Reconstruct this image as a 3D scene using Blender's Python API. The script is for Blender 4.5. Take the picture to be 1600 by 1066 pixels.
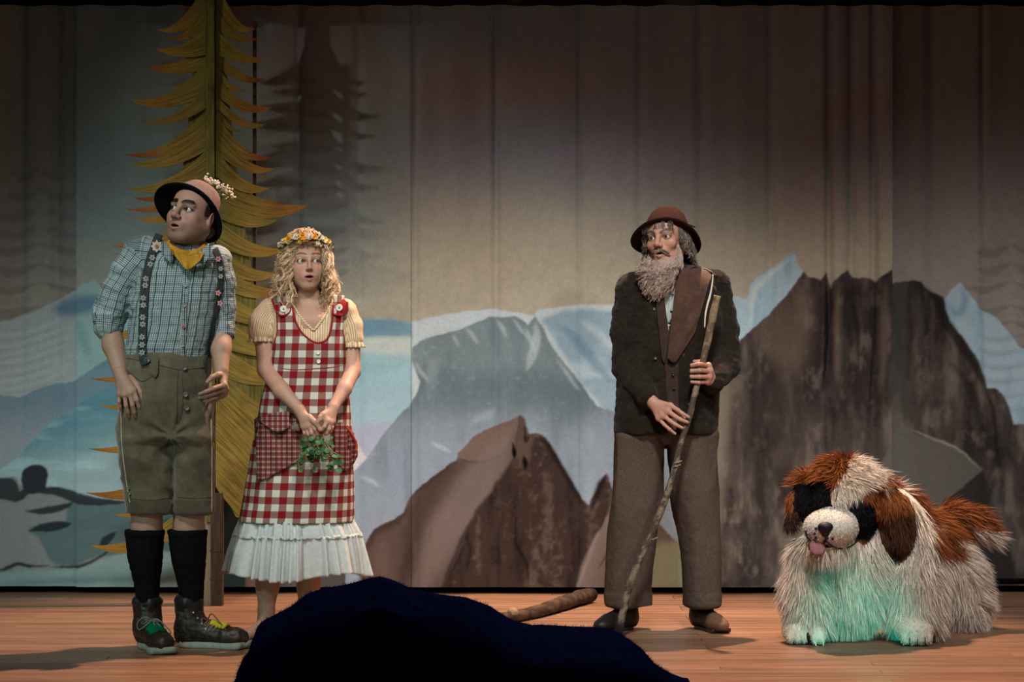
import bpy, math, random
import numpy as np
from mathutils import Vector, Matrix

# ------------------------------------------------------------------ clear
for o in list(bpy.data.objects):
    bpy.data.objects.remove(o)
scene = bpy.context.scene
COL = scene.collection

# ------------------------------------------------------------------ camera
F, CX, HY, CH, CY = 3580.0, 800.0, 555.0, 1.2, -10.0   # focal length in px, centre, horizon row, eye height, camera Y
cam_data = bpy.data.cameras.new('camera')
cam = bpy.data.objects.new('camera', cam_data)
COL.objects.link(cam)
cam.location = (0, CY, CH)
cam.rotation_euler = (math.radians(90), 0, 0)
cam_data.sensor_width = 36.0
cam_data.lens = F / 1600.0 * 36.0
cam_data.shift_y = (HY - 533.0) / 1600.0
cam_data.clip_end = 200
scene.camera = cam

# ------------------------------------------------------------------ world, exposure
world = bpy.data.worlds.new('dark_hall')
scene.world = world
world.use_nodes = True
bg = world.node_tree.nodes['Background']
bg.inputs[0].default_value = (0.75, 0.8, 1.0, 1)
bg.inputs[1].default_value = 0.006
vs = scene.view_settings
vs.view_transform = 'Standard'
vs.look = 'None'
vs.gamma = 1.0
vs.exposure = 0.0
vs.use_curve_mapping = False

# ------------------------------------------------------------------ stage lamps
def spot(name, loc, target, energy, color, size, blend=0.5, radius=0.1):
    l = bpy.data.lights.new(name, 'SPOT')
    l.energy = energy
    l.color = color
    l.spot_size = math.radians(size)
    l.spot_blend = blend
    l.shadow_soft_size = radius
    o = bpy.data.objects.new(name, l)
    COL.objects.link(o)
    o.location = loc
    d = Vector(target) - Vector(loc)
    o.rotation_euler = d.to_track_quat('-Z', 'Y').to_euler()
    return o

WARM = (1.0, 0.62, 0.43)
WASH = (1.0, 0.95, 0.92)
TEAL = (0.10, 0.80, 0.62)
spot('back_light_warm', (0.9, 1.12, 5.2), (-0.25, -1.05, 0.0), 2050, WARM, 64, 0.45, 0.06)
spot('front_wash', (-2.2, -4.6, 5.6), (-1.7, 1.5, -0.55), 780, WASH, 34, 1.0, 0.35)
spot('front_wash', (0.6, -4.6, 5.6), (0.3, 1.5, -0.45), 1400, WASH, 34, 1.0, 0.35)
spot('front_wash', (3.0, -4.6, 5.6), (2.3, 1.5, -0.5), 1050, WASH, 34, 1.0, 0.35)
spot('front_key', (2.8, -8.0, 3.6), (0.2, 0.0, 0.7), 540, (1.0, 0.86, 0.75), 26, 1.0, 0.2)
spot('front_key', (-3.4, -7.6, 3.5), (-0.9, 0.0, 0.8), 310, (1.0, 0.88, 0.78), 25, 1.0, 0.12)
spot('foot_light_teal', (-1.9, -3.6, 0.12), (-1.2, -0.4, 0.9), 26, TEAL, 70, 0.9, 0.08)
spot('foot_light_teal', (1.32, -2.0, 0.06), (1.42, -0.45, 0.08), 58, (0.0, 0.80, 0.64), 26, 1.0, 0.04)
spot('tree_special', (-4.9, -2.8, 4.2), (-1.36, 1.0, 2.15), 155, (1.0, 0.84, 0.60), 22, 1.0, 0.07)
spot('side_teal', (-3.6, -6.0, 3.2), (-1.75, 0.6, 0.60), 240, (0.25, 0.9, 0.85), 28, 1.0, 0.2)

# ------------------------------------------------------------------ numpy helpers
f32 = np.float32
def P(px, py, Y):
    D = Y - CY
    return np.array([(px - CX) * D / F, Y, CH - (py - HY) * D / F])
def s2l(c):
    c = np.asarray(c, dtype=np.float64) / 255.0
    return np.where(c <= 0.04045, c / 12.92, ((c + 0.055) / 1.055) ** 2.4)

def _hash(i, j, k, seed):
    n = (i * 374761393 + j * 668265263 + k * 2147483647 + seed * 974634777) & 0xFFFFFFFF
    n = ((n ^ (n >> 13)) * 1274126177) & 0xFFFFFFFF
    n = (n ^ (n >> 16)) & 0xFFFF
    return n.astype(np.float64) / 65535.0
def vnoise(p, seed=0):
    """value noise in -1..1 for points (n,3)"""
    p = np.asarray(p, dtype=np.float64)
    i = np.floor(p).astype(np.int64)
    f = p - i
    f = f * f * (3 - 2 * f)
    r = np.zeros(len(p))
    for a in (0, 1):
        wx = f[:, 0] if a else 1 - f[:, 0]
        for b in (0, 1):
            wy = f[:, 1] if b else 1 - f[:, 1]
            for c in (0, 1):
                wz = f[:, 2] if c else 1 - f[:, 2]
                r += wx * wy * wz * _hash(i[:, 0] + a, i[:, 1] + b, i[:, 2] + c, seed)
    return r * 2 - 1
def fbm(p, seed=0, octv=3):
    r = np.zeros(len(p)); a = 1.0; s = 1.0; t = 0
    for o in range(octv):
        r += a * vnoise(np.asarray(p) * s, seed + o * 17); t += a; a *= .5; s *= 2.03
    return r / t
def norm(v):
    v = np.asarray(v, dtype=np.float64)
    return v / (np.linalg.norm(v, axis=-1, keepdims=True) + 1e-12)
def sstep(a, b, x):
    t = np.clip((x - a) / (b - a), 0, 1)
    return t * t * (3 - 2 * t)
def rot(yaw=0, pitch=0, roll=0):
    """local face looks to -Y. yaw>0 turns the face to image right, pitch>0 looks up, roll>0 tips the top to image right"""
    y, p, r = map(math.radians, (yaw, pitch, roll))
    Rz = np.array([[math.cos(y), -math.sin(y), 0], [math.sin(y), math.cos(y), 0], [0, 0, 1]])
    Rx = np.array([[1, 0, 0], [0, math.cos(-p), -math.sin(-p)], [0, math.sin(-p), math.cos(-p)]])
    Ry = np.array([[math.cos(r), 0, math.sin(r)], [0, 1, 0], [-math.sin(r), 0, math.cos(r)]])
    return Ry @ Rz @ Rx
def crom(pts, n=8, closed=False):
    """Catmull-Rom through points"""
    p = np.asarray(pts, dtype=np.float64)
    if closed:
        q = np.vstack([p[-1], p, p[0], p[1]])
    else:
        q = np.vstack([2 * p[0] - p[1], p, 2 * p[-1] - p[-2]])
    out = []
    t = np.linspace(0, 1, n, endpoint=False)[:, None]
    for i in range(len(q) - 3):
        a, b, c, d = q[i], q[i + 1], q[i + 2], q[i + 3]
        out.append(.5 * (2 * b + (c - a) * t + (2 * a - 5 * b + 4 * c - d) * t ** 2 + (3 * b - a - 3 * c + d) * t ** 3))
    if not closed:
        out.append(p[-1:])
    return np.vstack(out)

# ------------------------------------------------------------------ mesh building
def mesh(name, V, Fs, smooth=True, col=None, puv=None):
    """Fs: array (m,4)/(m,3) or list of such arrays"""
    V = np.asarray(V, dtype=f32)
    if not isinstance(Fs, list):
        Fs = [Fs]
    Fs = [np.asarray(f, dtype=np.int32) for f in Fs if len(f)]
    me = bpy.data.meshes.new(name)
    me.vertices.add(len(V))
    me.vertices.foreach_set('co', V.ravel())
    loops = np.concatenate([f.ravel() for f in Fs])
    sizes = np.concatenate([np.full(len(f), f.shape[1], dtype=np.int32) for f in Fs])
    starts = np.concatenate([[0], np.cumsum(sizes)[:-1]]).astype(np.int32)
    me.loops.add(len(loops))
    me.loops.foreach_set('vertex_index', loops)
    me.polygons.add(len(sizes))
    me.polygons.foreach_set('loop_start', starts)
    me.polygons.foreach_set('loop_total', sizes)
    me.polygons.foreach_set('use_smooth', np.full(len(sizes), bool(smooth)))
    if col is not None:
        c = np.ones((len(V), 4), dtype=f32); c[:, :3] = col
        at = me.attributes.new('Col', 'FLOAT_COLOR', 'POINT'); at.data.foreach_set('color', c.ravel())
    if puv is not None:
        at = me.attributes.new('puv', 'FLOAT_VECTOR', 'POINT'); at.data.foreach_set('vector', np.asarray(puv, dtype=f32).ravel())
    me.update(calc_edges=True)
    me.validate()
    return me

ROOTLOC = {}
def empty(name, loc, label, cat, group=None):
    o = bpy.data.objects.new(name, None)
    COL.objects.link(o)
    o.location = loc
    o.empty_display_size = .1
    o['label'] = label; o['category'] = cat
    if group: o['group'] = group
    ROOTLOC[o.name] = np.array(loc, dtype=float)
    return o
def link(name, me, mat, parent=None, kind=None, label=None, loc=None, cat=None, group=None):
    o = bpy.data.objects.new(name, me)
    COL.objects.link(o)
    if mat is not None and len(me.materials) == 0:
        me.materials.append(mat)
    if parent is not None:
        o.parent = parent
        ROOTLOC[o.name] = ROOTLOC[parent.name]
    else:
        ROOTLOC[o.name] = np.zeros(3)
    if loc is not None: o.location = loc
    if kind: o['kind'] = kind
    if label: o['label'] = label
    if cat: o['category'] = cat
    if group: o['group'] = group
    return o
def mk(name, V, Fs, mat, parent=None, smooth=True, col=None, puv=None, kind=None, label=None, cat=None, group=None, loc=None):
    """V in world coordinates; children are stored relative to their thing's base, loc: top-level origin"""
    V = np.asarray(V, dtype=np.float64)
    if parent is not None: V = V - ROOTLOC[parent.name]
    elif loc is not None: V = V - np.asarray(loc)
    return link(name, mesh(name, V, Fs, smooth, col, puv), mat, parent, kind, label, loc if parent is None else None, cat, group)

class MB:
    """collects pieces of one mesh"""
    def __init__(s): s.V = []; s.F = {3: [], 4: []}; s.C = []; s.n = 0
    def add(s, V, Fs, col=None):
        V = np.asarray(V, dtype=np.float64)
        if not isinstance(Fs, list): Fs = [Fs]
        for f in Fs:
            f = np.asarray(f)
            if len(f): s.F[f.shape[1]].append(f + s.n)
        s.V.append(V)
        c = np.zeros((len(V), 3)); c[:] = (1, 1, 1) if col is None else col
        s.C.append(c); s.n += len(V)
    def get(s):
        Fs = [np.vstack(f) for f in s.F.values() if f]
        return np.vstack(s.V), Fs, np.vstack(s.C)
    def build(s, name, mat, parent=None, smooth=True, **k):
        V, Fs, C = s.get()
        return mk(name, V, Fs, mat, parent, smooth, col=C, **k)

def tube(pts, rad, ns=6, flat=1.0):
    pts = np.asarray(pts, dtype=np.float64); n = len(pts)
    rad = np.broadcast_to(np.asarray(rad, dtype=np.float64), (n,))
    T = norm(np.gradient(pts, axis=0))
    ref = np.array([0, 1.0, 0.02]) if abs(T[0][1]) < .9 else np.array([1.0, 0, 0])
    U = norm(np.cross(T, ref)); W = np.cross(T, U)
    a = np.linspace(0, 2 * np.pi, ns, endpoint=False)
    V = pts[:, None, :] + rad[:, None, None] * (np.cos(a)[None, :, None] * U[:, None, :] + flat * np.sin(a)[None, :, None] * W[:, None, :])
    V = V.reshape(-1, 3)
    i = np.arange(n - 1)[:, None] * ns; j = np.arange(ns)[None, :]; j2 = (j + 1) % ns
    Q = np.stack([i + j, i + j2, i + ns + j2, i + ns + j], -1).reshape(-1, 4)
    V = np.vstack([V, pts[0], pts[-1]])
    c0, c1 = n * ns, n * ns + 1
    jj = np.arange(ns); jn = (jj + 1) % ns
    T3 = np.vstack([np.stack([np.full(ns, c0), jn, jj], -1), np.stack([np.full(ns, c1), (n - 1) * ns + jj, (n - 1) * ns + jn], -1)])
    return V, [Q, T3]
def grid_faces(nu, nv, closed_u=False):
    """rows v, columns u; index v*nu+u"""
    u = np.arange(nu if closed_u else nu - 1); v = np.arange(nv - 1)
    uu, vv = np.meshgrid(u, v)
    u2 = (uu + 1) % nu
    return np.stack([vv * nu + uu, vv * nu + u2, (vv + 1) * nu + u2, (vv + 1) * nu + uu], -1).reshape(-1, 4)
def lathe(prof, center, axis, ref=(1, 0, 0), ns=40, sx=1., sy=1., mod=None):
    """prof: (r,h) list, h along axis. mod(theta,r,h)->(r,h)"""
    ax = norm(axis); u = norm(np.cross(np.cross(ax, ref), ax)); w = np.cross(ax, u)
    th = np.linspace(0, 2 * np.pi, ns, endpoint=False)
    rows = []
    for r, h in prof:
        rr = np.full(ns, float(r)); hh = np.full(ns, float(h))
        if mod: rr, hh = mod(th, rr, hh)
        rows.append(np.asarray(center) + (rr * np.cos(th) * sx)[:, None] * u + (rr * np.sin(th) * sy)[:, None] * w + hh[:, None] * ax)
    return np.vstack(rows), grid_faces(ns, len(prof), True)
def boxv(lo, hi):
    lo = np.asarray(lo, float); hi = np.asarray(hi, float)
    V = np.array([[(lo, hi)[a][0], (lo, hi)[b][1], (lo, hi)[c][2]] for c in (0, 1) for b in (0, 1) for a in (0, 1)])
    Q = np.array([[0, 2, 3, 1], [4, 5, 7, 6], [0, 1, 5, 4], [2, 6, 7, 3], [0, 4, 6, 2], [1, 3, 7, 5]])
    return V, Q
def prism(poly2, y0, y1):
    """polygon in (x,z), extruded from y0 (front) to y1, ear-cut by Blender n-gon is avoided: uses tessellation"""
    from mathutils.geometry import tessellate_polygon
    p = np.asarray(poly2); n = len(p)
    tris = np.array(tessellate_polygon([[Vector((a, b, 0)) for a, b in p]]))
    V = np.vstack([np.column_stack([p[:, 0], np.full(n, y0), p[:, 1]]), np.column_stack([p[:, 0], np.full(n, y1), p[:, 1]])])
    i = np.arange(n); j = (i + 1) % n
    Q = np.stack([i, j, j + n, i + n], -1)
    return V, [np.vstack([tris, tris[:, ::-1] + n]), Q]

# ------------------------------------------------------------------ signed distance fields, meshed with surface nets
class Loft:
    """stack of ellipses: rows (py, xl, xr, b, Y) in pixels for a thing standing at depth Y"""
    def __init__(s, rows, p=2.0, sm=2):
        R = []
        for r in rows:
            py, xl, xr, b, Y = r
            D = Y - CY
            R.append((CH - (py - HY) * D / F, ((xl + xr) / 2 - CX) * D / F, Y, (xr - xl) / 2 * D / F, b))
        R = np.array(sorted(R))
        zz = np.linspace(R[0, 0], R[-1, 0], 160)
        T = np.stack([np.interp(zz, R[:, 0], R[:, i]) for i in range(1, 5)], -1)
        for _ in range(sm * 8):
            T[1:-1] = .25 * T[:-2] + .5 * T[1:-1] + .25 * T[2:]
        s.z = zz; s.T = T; s.z0, s.z1 = zz[0], zz[-1]; s.p = p
    def at(s, z):
        return [np.interp(z, s.z, s.T[:, i]) for i in range(4)]
    def front(s, x, z, off=0.0):
        cx, cy, a, b = s.at(z)
        t = np.clip(np.abs((x - cx) / a), 0, .995)
        return cy - (b + off) * (1 - t ** s.p) ** (1 / s.p)
    def uv(s, V):
        cx, cy, a, b = s.at(V[:, 2])
        th = np.arctan2((V[:, 0] - cx) / a, -(V[:, 1] - cy) / b)
        return np.column_stack([th * (a * .55 + b * .45), V[:, 2], 0 * th])

class Field:
    def __init__(s): s.p = []; s.frame()
    def frame(s, R=None, t=None, sc=1.0):
        s.R = np.eye(3) if R is None else R; s.t = np.zeros(3) if t is None else np.asarray(t, float); s.sc = sc
    def w(s, p): return s.R @ (np.asarray(p, float) * s.sc) + s.t
    def cap(s, a, b, ra, rb=None, k=.01, op=1):
        if rb is None: rb = ra
        a = s.w(a); b = s.w(b); ra *= s.sc; rb *= s.sc; k *= s.sc
        ba = b - a; L = float(ba @ ba) + 1e-12
        def fn(x, y, z):
            h = np.clip(((x - a[0]) * ba[0] + (y - a[1]) * ba[1] + (z - a[2]) * ba[2]) / L, 0, 1)
            return np.sqrt((x - a[0] - ba[0] * h) ** 2 + (y - a[1] - ba[1] * h) ** 2 + (z - a[2] - ba[2] * h) ** 2) - (ra + (rb - ra) * h)
        R = max(ra, rb)
        s.p.append((fn, np.minimum(a, b) - R, np.maximum(a, b) + R, k, op))
    def chain(s, pts, rad, k=.01, op=1):
        for i in range(len(pts) - 1): s.cap(pts[i], pts[i + 1], rad[i], rad[i + 1], k, op)
    def ell(s, c, r, k=.01, op=1, R=None):
        c = s.w(c); r = np.asarray(r, float) * s.sc; k *= s.sc
        M = (s.R @ (np.eye(3) if R is None else R)).T
        def fn(x, y, z):
            dx, dy, dz = x - c[0], y - c[1], z - c[2]
            q = [M[i][0] * dx + M[i][1] * dy + M[i][2] * dz for i in range(3)]
            k0 = np.sqrt((q[0] / r[0]) ** 2 + (q[1] / r[1]) ** 2 + (q[2] / r[2]) ** 2)
            k1 = np.sqrt((q[0] / r[0] ** 2) ** 2 + (q[1] / r[1] ** 2) ** 2 + (q[2] / r[2] ** 2) ** 2) + 1e-9
            return k0 * (k0 - 1) / k1
        ext = np.sqrt(((M.T * r) ** 2).sum(1))
        s.p.append((fn, c - ext, c + ext, k, op))
    def loft(s, L, k=.01, op=1, grow=0.0):
        def fn(x, y, z):
            zf = np.asarray(z, dtype=np.float64).ravel()
            cx, cy, a, b = [v.reshape(z.shape).astype(f32) for v in L.at(zf)]
            a = a + grow; b = b + grow
            d = ((np.abs((x - cx) / a) ** L.p + np.abs((y - cy) / b) ** L.p) ** (1 / L.p) - 1) * np.minimum(a, b)
            return np.maximum(d, np.maximum(z - L.z1, L.z0 - z))
        T = L.T
        lo = np.array([(T[:, 0] - T[:, 2]).min() - grow, (T[:, 1] - T[:, 3]).min() - grow, L.z0])
        hi = np.array([(T[:, 0] + T[:, 2]).max() + grow, (T[:, 1] + T[:, 3]).max() + grow, L.z1])
        s.p.append((fn, lo, hi, k, op))
    def bounds(s):
        lo = np.min([p[1] for p in s.p if p[4] > 0], axis=0); hi = np.max([p[2] for p in s.p if p[4] > 0], axis=0)
        return lo, hi
    def grid(s, lo, hi, vox):
        n = np.maximum(np.ceil((np.asarray(hi) - lo) / vox).astype(int) + 1, 3)
        v = np.full(n, .2, dtype=f32)
        ax = [(lo[i] + vox * np.arange(n[i])).astype(f32) for i in range(3)]
        for fn, plo, phi, k, op in s.p:
            m = k + 3 * vox + .004
            i0 = [max(0, int((plo[i] - m - lo[i]) / vox)) for i in range(3)]
            i1 = [min(n[i], int((phi[i] + m - lo[i]) / vox) + 2) for i in range(3)]
            if any(i1[i] <= i0[i] for i in range(3)): continue
            x = ax[0][i0[0]:i1[0]].reshape(-1, 1, 1); y = ax[1][i0[1]:i1[1]].reshape(1, -1, 1); z = ax[2][i0[2]:i1[2]].reshape(1, 1, -1)
            d = fn(x, y, z).astype(f32)
            sl = tuple(slice(i0[i], i1[i]) for i in range(3))
            a = v[sl]
            k = max(k, 1e-4)
            if op > 0:
                h = np.clip(.5 + .5 * (d - a) / k, 0, 1); v[sl] = d + (a - d) * h - k * h * (1 - h)
            else:
                d = -d
                h = np.clip(.5 - .5 * (d - a) / k, 0, 1); v[sl] = d + (a - d) * h + k * h * (1 - h)
        return v
    def mesh(s, vox, lo=None, hi=None, fine=(), smooth=1):
        """fine: list of (lo,hi,vox) boxes meshed more finely"""
        if lo is None:
            lo, hi = s.bounds(); lo = lo - 4 * vox; hi = hi + 4 * vox
        V, Q = nets(s.grid(lo, hi, vox), lo, vox)
        V = lapl(V, Q, smooth)
        Vs = [V]; Qs = []
        if fine:
            c = V[Q].mean(1); keep = np.ones(len(Q), bool)
            for l, h, vx in fine:
                l = np.asarray(l); h = np.asarray(h)
                keep &= ~np.all((c > l + vox * .8) & (c < h - vox * .8), axis=1)
            Q = Q[keep]
        Qs.append(Q); n = len(V)
        for l, h, vx in fine:
            v2, q2 = nets(s.grid(np.asarray(l), h, vx), np.asarray(l), vx)
            v2 = lapl(v2, q2, smooth)
            Vs.append(v2); Qs.append(q2 + n); n += len(v2)
        V = np.vstack(Vs); Q = np.vstack(Qs)
        return compact(V, Q)
def compact(V, Q):
    u = np.unique(Q); m = np.full(len(V), -1); m[u] = np.arange(len(u))
    return V[u], m[Q]
def lapl(V, Q, it, lam=.5):
    if it == 0: return V
    n = len(V)
    e = np.vstack([Q[:, [i, (i + 1) % Q.shape[1]]] for i in range(Q.shape[1])]); e = np.vstack([e, e[:, ::-1]])
    deg = np.bincount(e[:, 0], minlength=n)
    for _ in range(it):
        a = np.stack([np.bincount(e[:, 0], weights=V[e[:, 1], i], minlength=n) for i in range(3)], -1)
        a = np.where(deg[:, None] > 0, a / np.maximum(deg, 1)[:, None], V)
        V = V + lam * (a - V)
    return V
def nets(v, lo, vox):
    s = v < 0
    n = np.array(v.shape)
    c = np.zeros(n - 1, np.uint8)
    for a in (0, 1):
        for b in (0, 1):
            for d in (0, 1):
                c += s[a:n[0] - 1 + a, b:n[1] - 1 + b, d:n[2] - 1 + d]
    act = (c > 0) & (c < 8)
    idx = np.argwhere(act)
    ids = np.full(act.shape, -1, np.int32); ids[act] = np.arange(len(idx))
    acc = np.zeros((len(idx), 3)); cnt = np.zeros(len(idx))
    corners = [(a, b, d) for a in (0, 1) for b in (0, 1) for d in (0, 1)]
    for i in range(8):
        for j in range(i + 1, 8):
            ci, cj = np.array(corners[i]), np.array(corners[j])
            if np.abs(ci - cj).sum() != 1: continue
            vi = v[tuple((idx + ci).T)]; vj = v[tuple((idx + cj).T)]
            m = (vi < 0) != (vj < 0)
            t = np.where(m, vi / np.where(m, vi - vj, 1), 0)
            acc += np.where(m[:, None], ci + (cj - ci) * t[:, None], 0); cnt += m
    V = (idx + acc / cnt[:, None]) * vox + np.asarray(lo)
    Qs = []
    for ax in range(3):
        o1, o2 = [(1, 2), (2, 0), (0, 1)][ax]
        sl0 = [slice(None)] * 3; sl1 = [slice(None)] * 3
        sl0[ax] = slice(0, -1); sl1[ax] = slice(1, None)
        a = s[tuple(sl0)]; b = s[tuple(sl1)]
        e = np.argwhere(a != b)
        ok = (e[:, o1] > 0) & (e[:, o2] > 0) & (e[:, o1] < n[o1] - 1) & (e[:, o2] < n[o2] - 1)
        e = e[ok]
        d1 = np.zeros(3, int); d1[o1] = 1; d2 = np.zeros(3, int); d2[o2] = 1
        q = np.stack([ids[tuple((e - d1 - d2).T)], ids[tuple((e - d2).T)], ids[tuple(e.T)], ids[tuple((e - d1).T)]], -1)
        inside = a[tuple(e.T)]
        q = np.where(inside[:, None], q, q[:, ::-1])
        Qs.append(q)
    Q = np.vstack(Qs)
    Q = Q[(Q >= 0).all(1)]
    return V, Q
def vnormals(V, Q):
    a = V[Q[:, 0]]; n = np.cross(V[Q[:, 2]] - a, V[Q[:, -1]] - V[Q[:, 1]])
    N = np.zeros_like(V)
    for i in range(Q.shape[1]):
        for d in range(3): N[:, d] += np.bincount(Q[:, i], weights=n[:, d], minlength=len(V))
    return norm(N)
def wrinkle(V, Q, amp, scale, seed=0, mask=None, ridge=True, octv=2):
    N = vnormals(V, Q)
    n = fbm(V * np.asarray(scale), seed, octv)
    if ridge: n = 1 - 2 * np.abs(n) * 1.6
    d = amp * n
    if mask is not None: d = d * mask
    return V + N * d[:, None]

# ------------------------------------------------------------------ materials
def nodes(name):
    m = bpy.data.materials.new(name); m.use_nodes = True
    nt = m.node_tree; b = nt.nodes['Principled BSDF']
    return m, nt, b
class NT:
    """tiny node-graph helper"""
    def __init__(s, nt): s.nt = nt
    def n(s, t, **k):
        x = s.nt.nodes.new(t)
        for a, v in k.items(): setattr(x, a, v)
        return x
    def l(s, a, b): s.nt.links.new(a, b)
    def m(s, op, a, b=None, c=None):
        x = s.n('ShaderNodeMath', operation=op)
        for i, v in enumerate((a, b, c)):
            if v is None: continue
            if isinstance(v, (int, float)): x.inputs[i].default_value = v
            else: s.l(v, x.inputs[i])
        return x.outputs[0]
    def mix(s, f, a, b):
        x = s.n('ShaderNodeMix', data_type='RGBA')
        for i, v in ((0, f), (6, a), (7, b)):
            if isinstance(v, (int, float)): x.inputs[i].default_value = v
            elif isinstance(v, (tuple, list, np.ndarray)): x.inputs[i].default_value = (*v[:3], 1)
            else: s.l(v, x.inputs[i])
        return x.outputs[2]
    def mul(s, a, b):
        x = s.n('ShaderNodeMix', data_type='RGBA', blend_type='MULTIPLY'); x.inputs[0].default_value = 1
        for i, v in ((6, a), (7, b)):
            if isinstance(v, (tuple, list, np.ndarray)): x.inputs[i].default_value = (*v[:3], 1)
            else: s.l(v, x.inputs[i])
        return x.outputs[2]
    def noise(s, vec, scale, detail=3, rough=.55):
        x = s.n('ShaderNodeTexNoise'); x.inputs['Scale'].default_value = scale; x.inputs['Detail'].default_value = detail; x.inputs['Roughness'].default_value = rough
        if vec is not None: s.l(vec, x.inputs['Vector'])
        return x.outputs[0]
    def ramp(s, f, stops):
        x = s.n('ShaderNodeValToRGB'); s.l(f, x.inputs[0])
        e = x.color_ramp.elements
        while len(e) < len(stops): e.new(.5)
        for i, (p, c) in enumerate(stops):
            e[i].position = p; e[i].color = (*c[:3], 1) if not isinstance(c, (int, float)) else (c, c, c, 1)
        return x.outputs[0]
    def obj(s, scale=None):
        t = s.n('ShaderNodeTexCoord').outputs['Object']
        if scale is None: return t
        mp = s.n('ShaderNodeMapping'); mp.inputs['Scale'].default_value = scale; s.l(t, mp.inputs[0]); return mp.outputs[0]
    def attr(s, name, out='Color'):
        x = s.n('ShaderNodeAttribute'); x.attribute_name = name; return x.outputs[out]
    def bump(s, b, h, strength=.3, dist=.002):
        x = s.n('ShaderNodeBump'); x.inputs['Strength'].default_value = strength; x.inputs['Distance'].default_value = dist
        s.l(h, x.inputs['Height']); s.l(x.outputs[0], b.inputs['Normal'])
def mat_plain(name, col, rough=.7, spec=.3, var=.25, nscale=30., bump=.2, stretch=None, metal=0., bdist=.002):
    """one colour with natural variation and fine relief"""
    m, nt, b = nodes(name); g = NT(nt)
    v = g.obj(stretch)
    n = g.noise(v, nscale, 4)
    c = np.asarray(col, float)
    b.inputs['Roughness'].default_value = rough; b.inputs['Specular IOR Level'].default_value = spec; b.inputs['Metallic'].default_value = metal
    g.l(g.ramp(n, [(.25, c * (1 - var)), (.75, np.minimum(c * (1 + var), 1))]), b.inputs['Base Color'])
    if bump: g.bump(b, g.noise(v, nscale * 6, 3), bump, bdist)
    return m
def mat_vcol(name, rough=.7, spec=.3, nscale=60., var=.15, bump=.15, stretch=None, bdist=.0015, sheen=0., gain=1., sub=0.):
    """painted colour attribute with grain"""
    m, nt, b = nodes(name); g = NT(nt)
    v = g.obj(stretch)
    n = g.noise(v, nscale, 4)
    k = g.ramp(n, [(.2, (gain * (1 - var),) * 3), (.8, (gain * (1 + var),) * 3)])
    g.l(g.mul(g.attr('Col'), k), b.inputs['Base Color'])
    b.inputs['Roughness'].default_value = rough; b.inputs['Specular IOR Level'].default_value = spec
    if sub: b.inputs['Subsurface Weight'].default_value = sub; b.inputs['Subsurface Radius'].default_value = (.012, .005, .003); b.inputs['Subsurface Scale'].default_value = .5
    if sheen: b.inputs['Sheen Weight'].default_value = sheen
    if bump: g.bump(b, g.noise(v, nscale * 4, 3), bump, bdist)
    return m
def stripe(g, c, per, w, off=0.):
    """1 inside a stripe of width w*per"""
    return g.m('LESS_THAN', g.m('FRACT', g.m('ADD', g.m('DIVIDE', c, per), 50.0 + off)), w)
def puv_axes(g, name='puv'):
    x = g.n('ShaderNodeSeparateXYZ'); g.l(g.attr(name, 'Vector'), x.inputs[0]); return x.outputs[0], x.outputs[1]
def weave(g, b, rough=.9, scale=900., s=.25):
    b.inputs['Roughness'].default_value = rough; b.inputs['Specular IOR Level'].default_value = .15
    g.bump(b, g.noise(g.obj(), scale, 2), s, .0012)

# =================================================================== SETTING
def mat_plank():
    m, nt, b = nodes('stage_planks'); g = NT(nt)
    oi = g.n('ShaderNodeObjectInfo')
    v = g.n('ShaderNodeVectorMath', operation='ADD'); g.l(g.obj((.8, 22, 22)), v.inputs[0])
    r3 = g.n('ShaderNodeCombineXYZ')
    g.l(g.m('MULTIPLY', oi.outputs['Random'], 40.0), r3.inputs[0]); g.l(g.m('MULTIPLY', oi.outputs['Random'], 91.0), r3.inputs[1])
    g.l(r3.outputs[0], v.inputs[1])
    grain = g.noise(v.outputs[0], 3.0, 6, .65)
    base = g.ramp(grain, [(.28, (.14, .066, .034)), (.5, (.29, .158, .09)), (.74, (.45, .28, .175))])
    tone = g.ramp(oi.outputs['Random'], [(0, (.74,) * 3), (1, (1.12,) * 3)])
    wear = g.ramp(g.noise(g.obj((.9, 3, 1)), 1.6, 4), [(.3, (.86,) * 3), (.7, (1.08,) * 3)])
    g.l(g.mul(g.mul(base, tone), wear), b.inputs['Base Color'])
    b.inputs['Roughness'].default_value = .42; b.inputs['Specular IOR Level'].default_value = .35
    g.bump(b, grain, .15, .002)
    return m
M_PLANK = mat_plank()
M_BLACK = mat_plain('black_velour', (.006, .006, .007), .95, .05, .3, 20, .1)

V, Q = boxv((-4.6, -2.5, -.30), (4.6, 2.6, -.022))
floor = mk('floor', V, Q, mat_plain('black_subfloor', (.02, .015, .012), .9), smooth=False, kind='structure', loc=(0, 0, -.022), label='warm brown wooden stage floor of narrow boards')
rng = random.Random(5)
pw = .096
plank_mesh = {}
def plank(L):
    key = round(L, 2)
    if key not in plank_mesh:
        a, c, h = key / 2 - .0008, pw / 2 - .0009, .022
        e = .0012
        V = np.array([(-a, -c, 0), (a, -c, 0), (a, c, 0), (-a, c, 0),
                      (-a, -c, h - e), (a, -c, h - e), (a, c, h - e), (-a, c, h - e),
                      (-a + e, -c + e, h), (a - e, -c + e, h), (a - e, c - e, h), (-a + e, c - e, h)])
        Q = [(0, 1, 5, 4), (1, 2, 6, 5), (2, 3, 7, 6), (3, 0, 4, 7), (4, 5, 9, 8), (5, 6, 10, 9), (6, 7, 11, 10), (7, 4, 8, 11), (8, 9, 10, 11)]
        me = mesh('plank', V, np.array(Q), False); me.materials.append(M_PLANK)
        plank_mesh[key] = me
    return plank_mesh[key]
y = -2.5 + pw / 2
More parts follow.
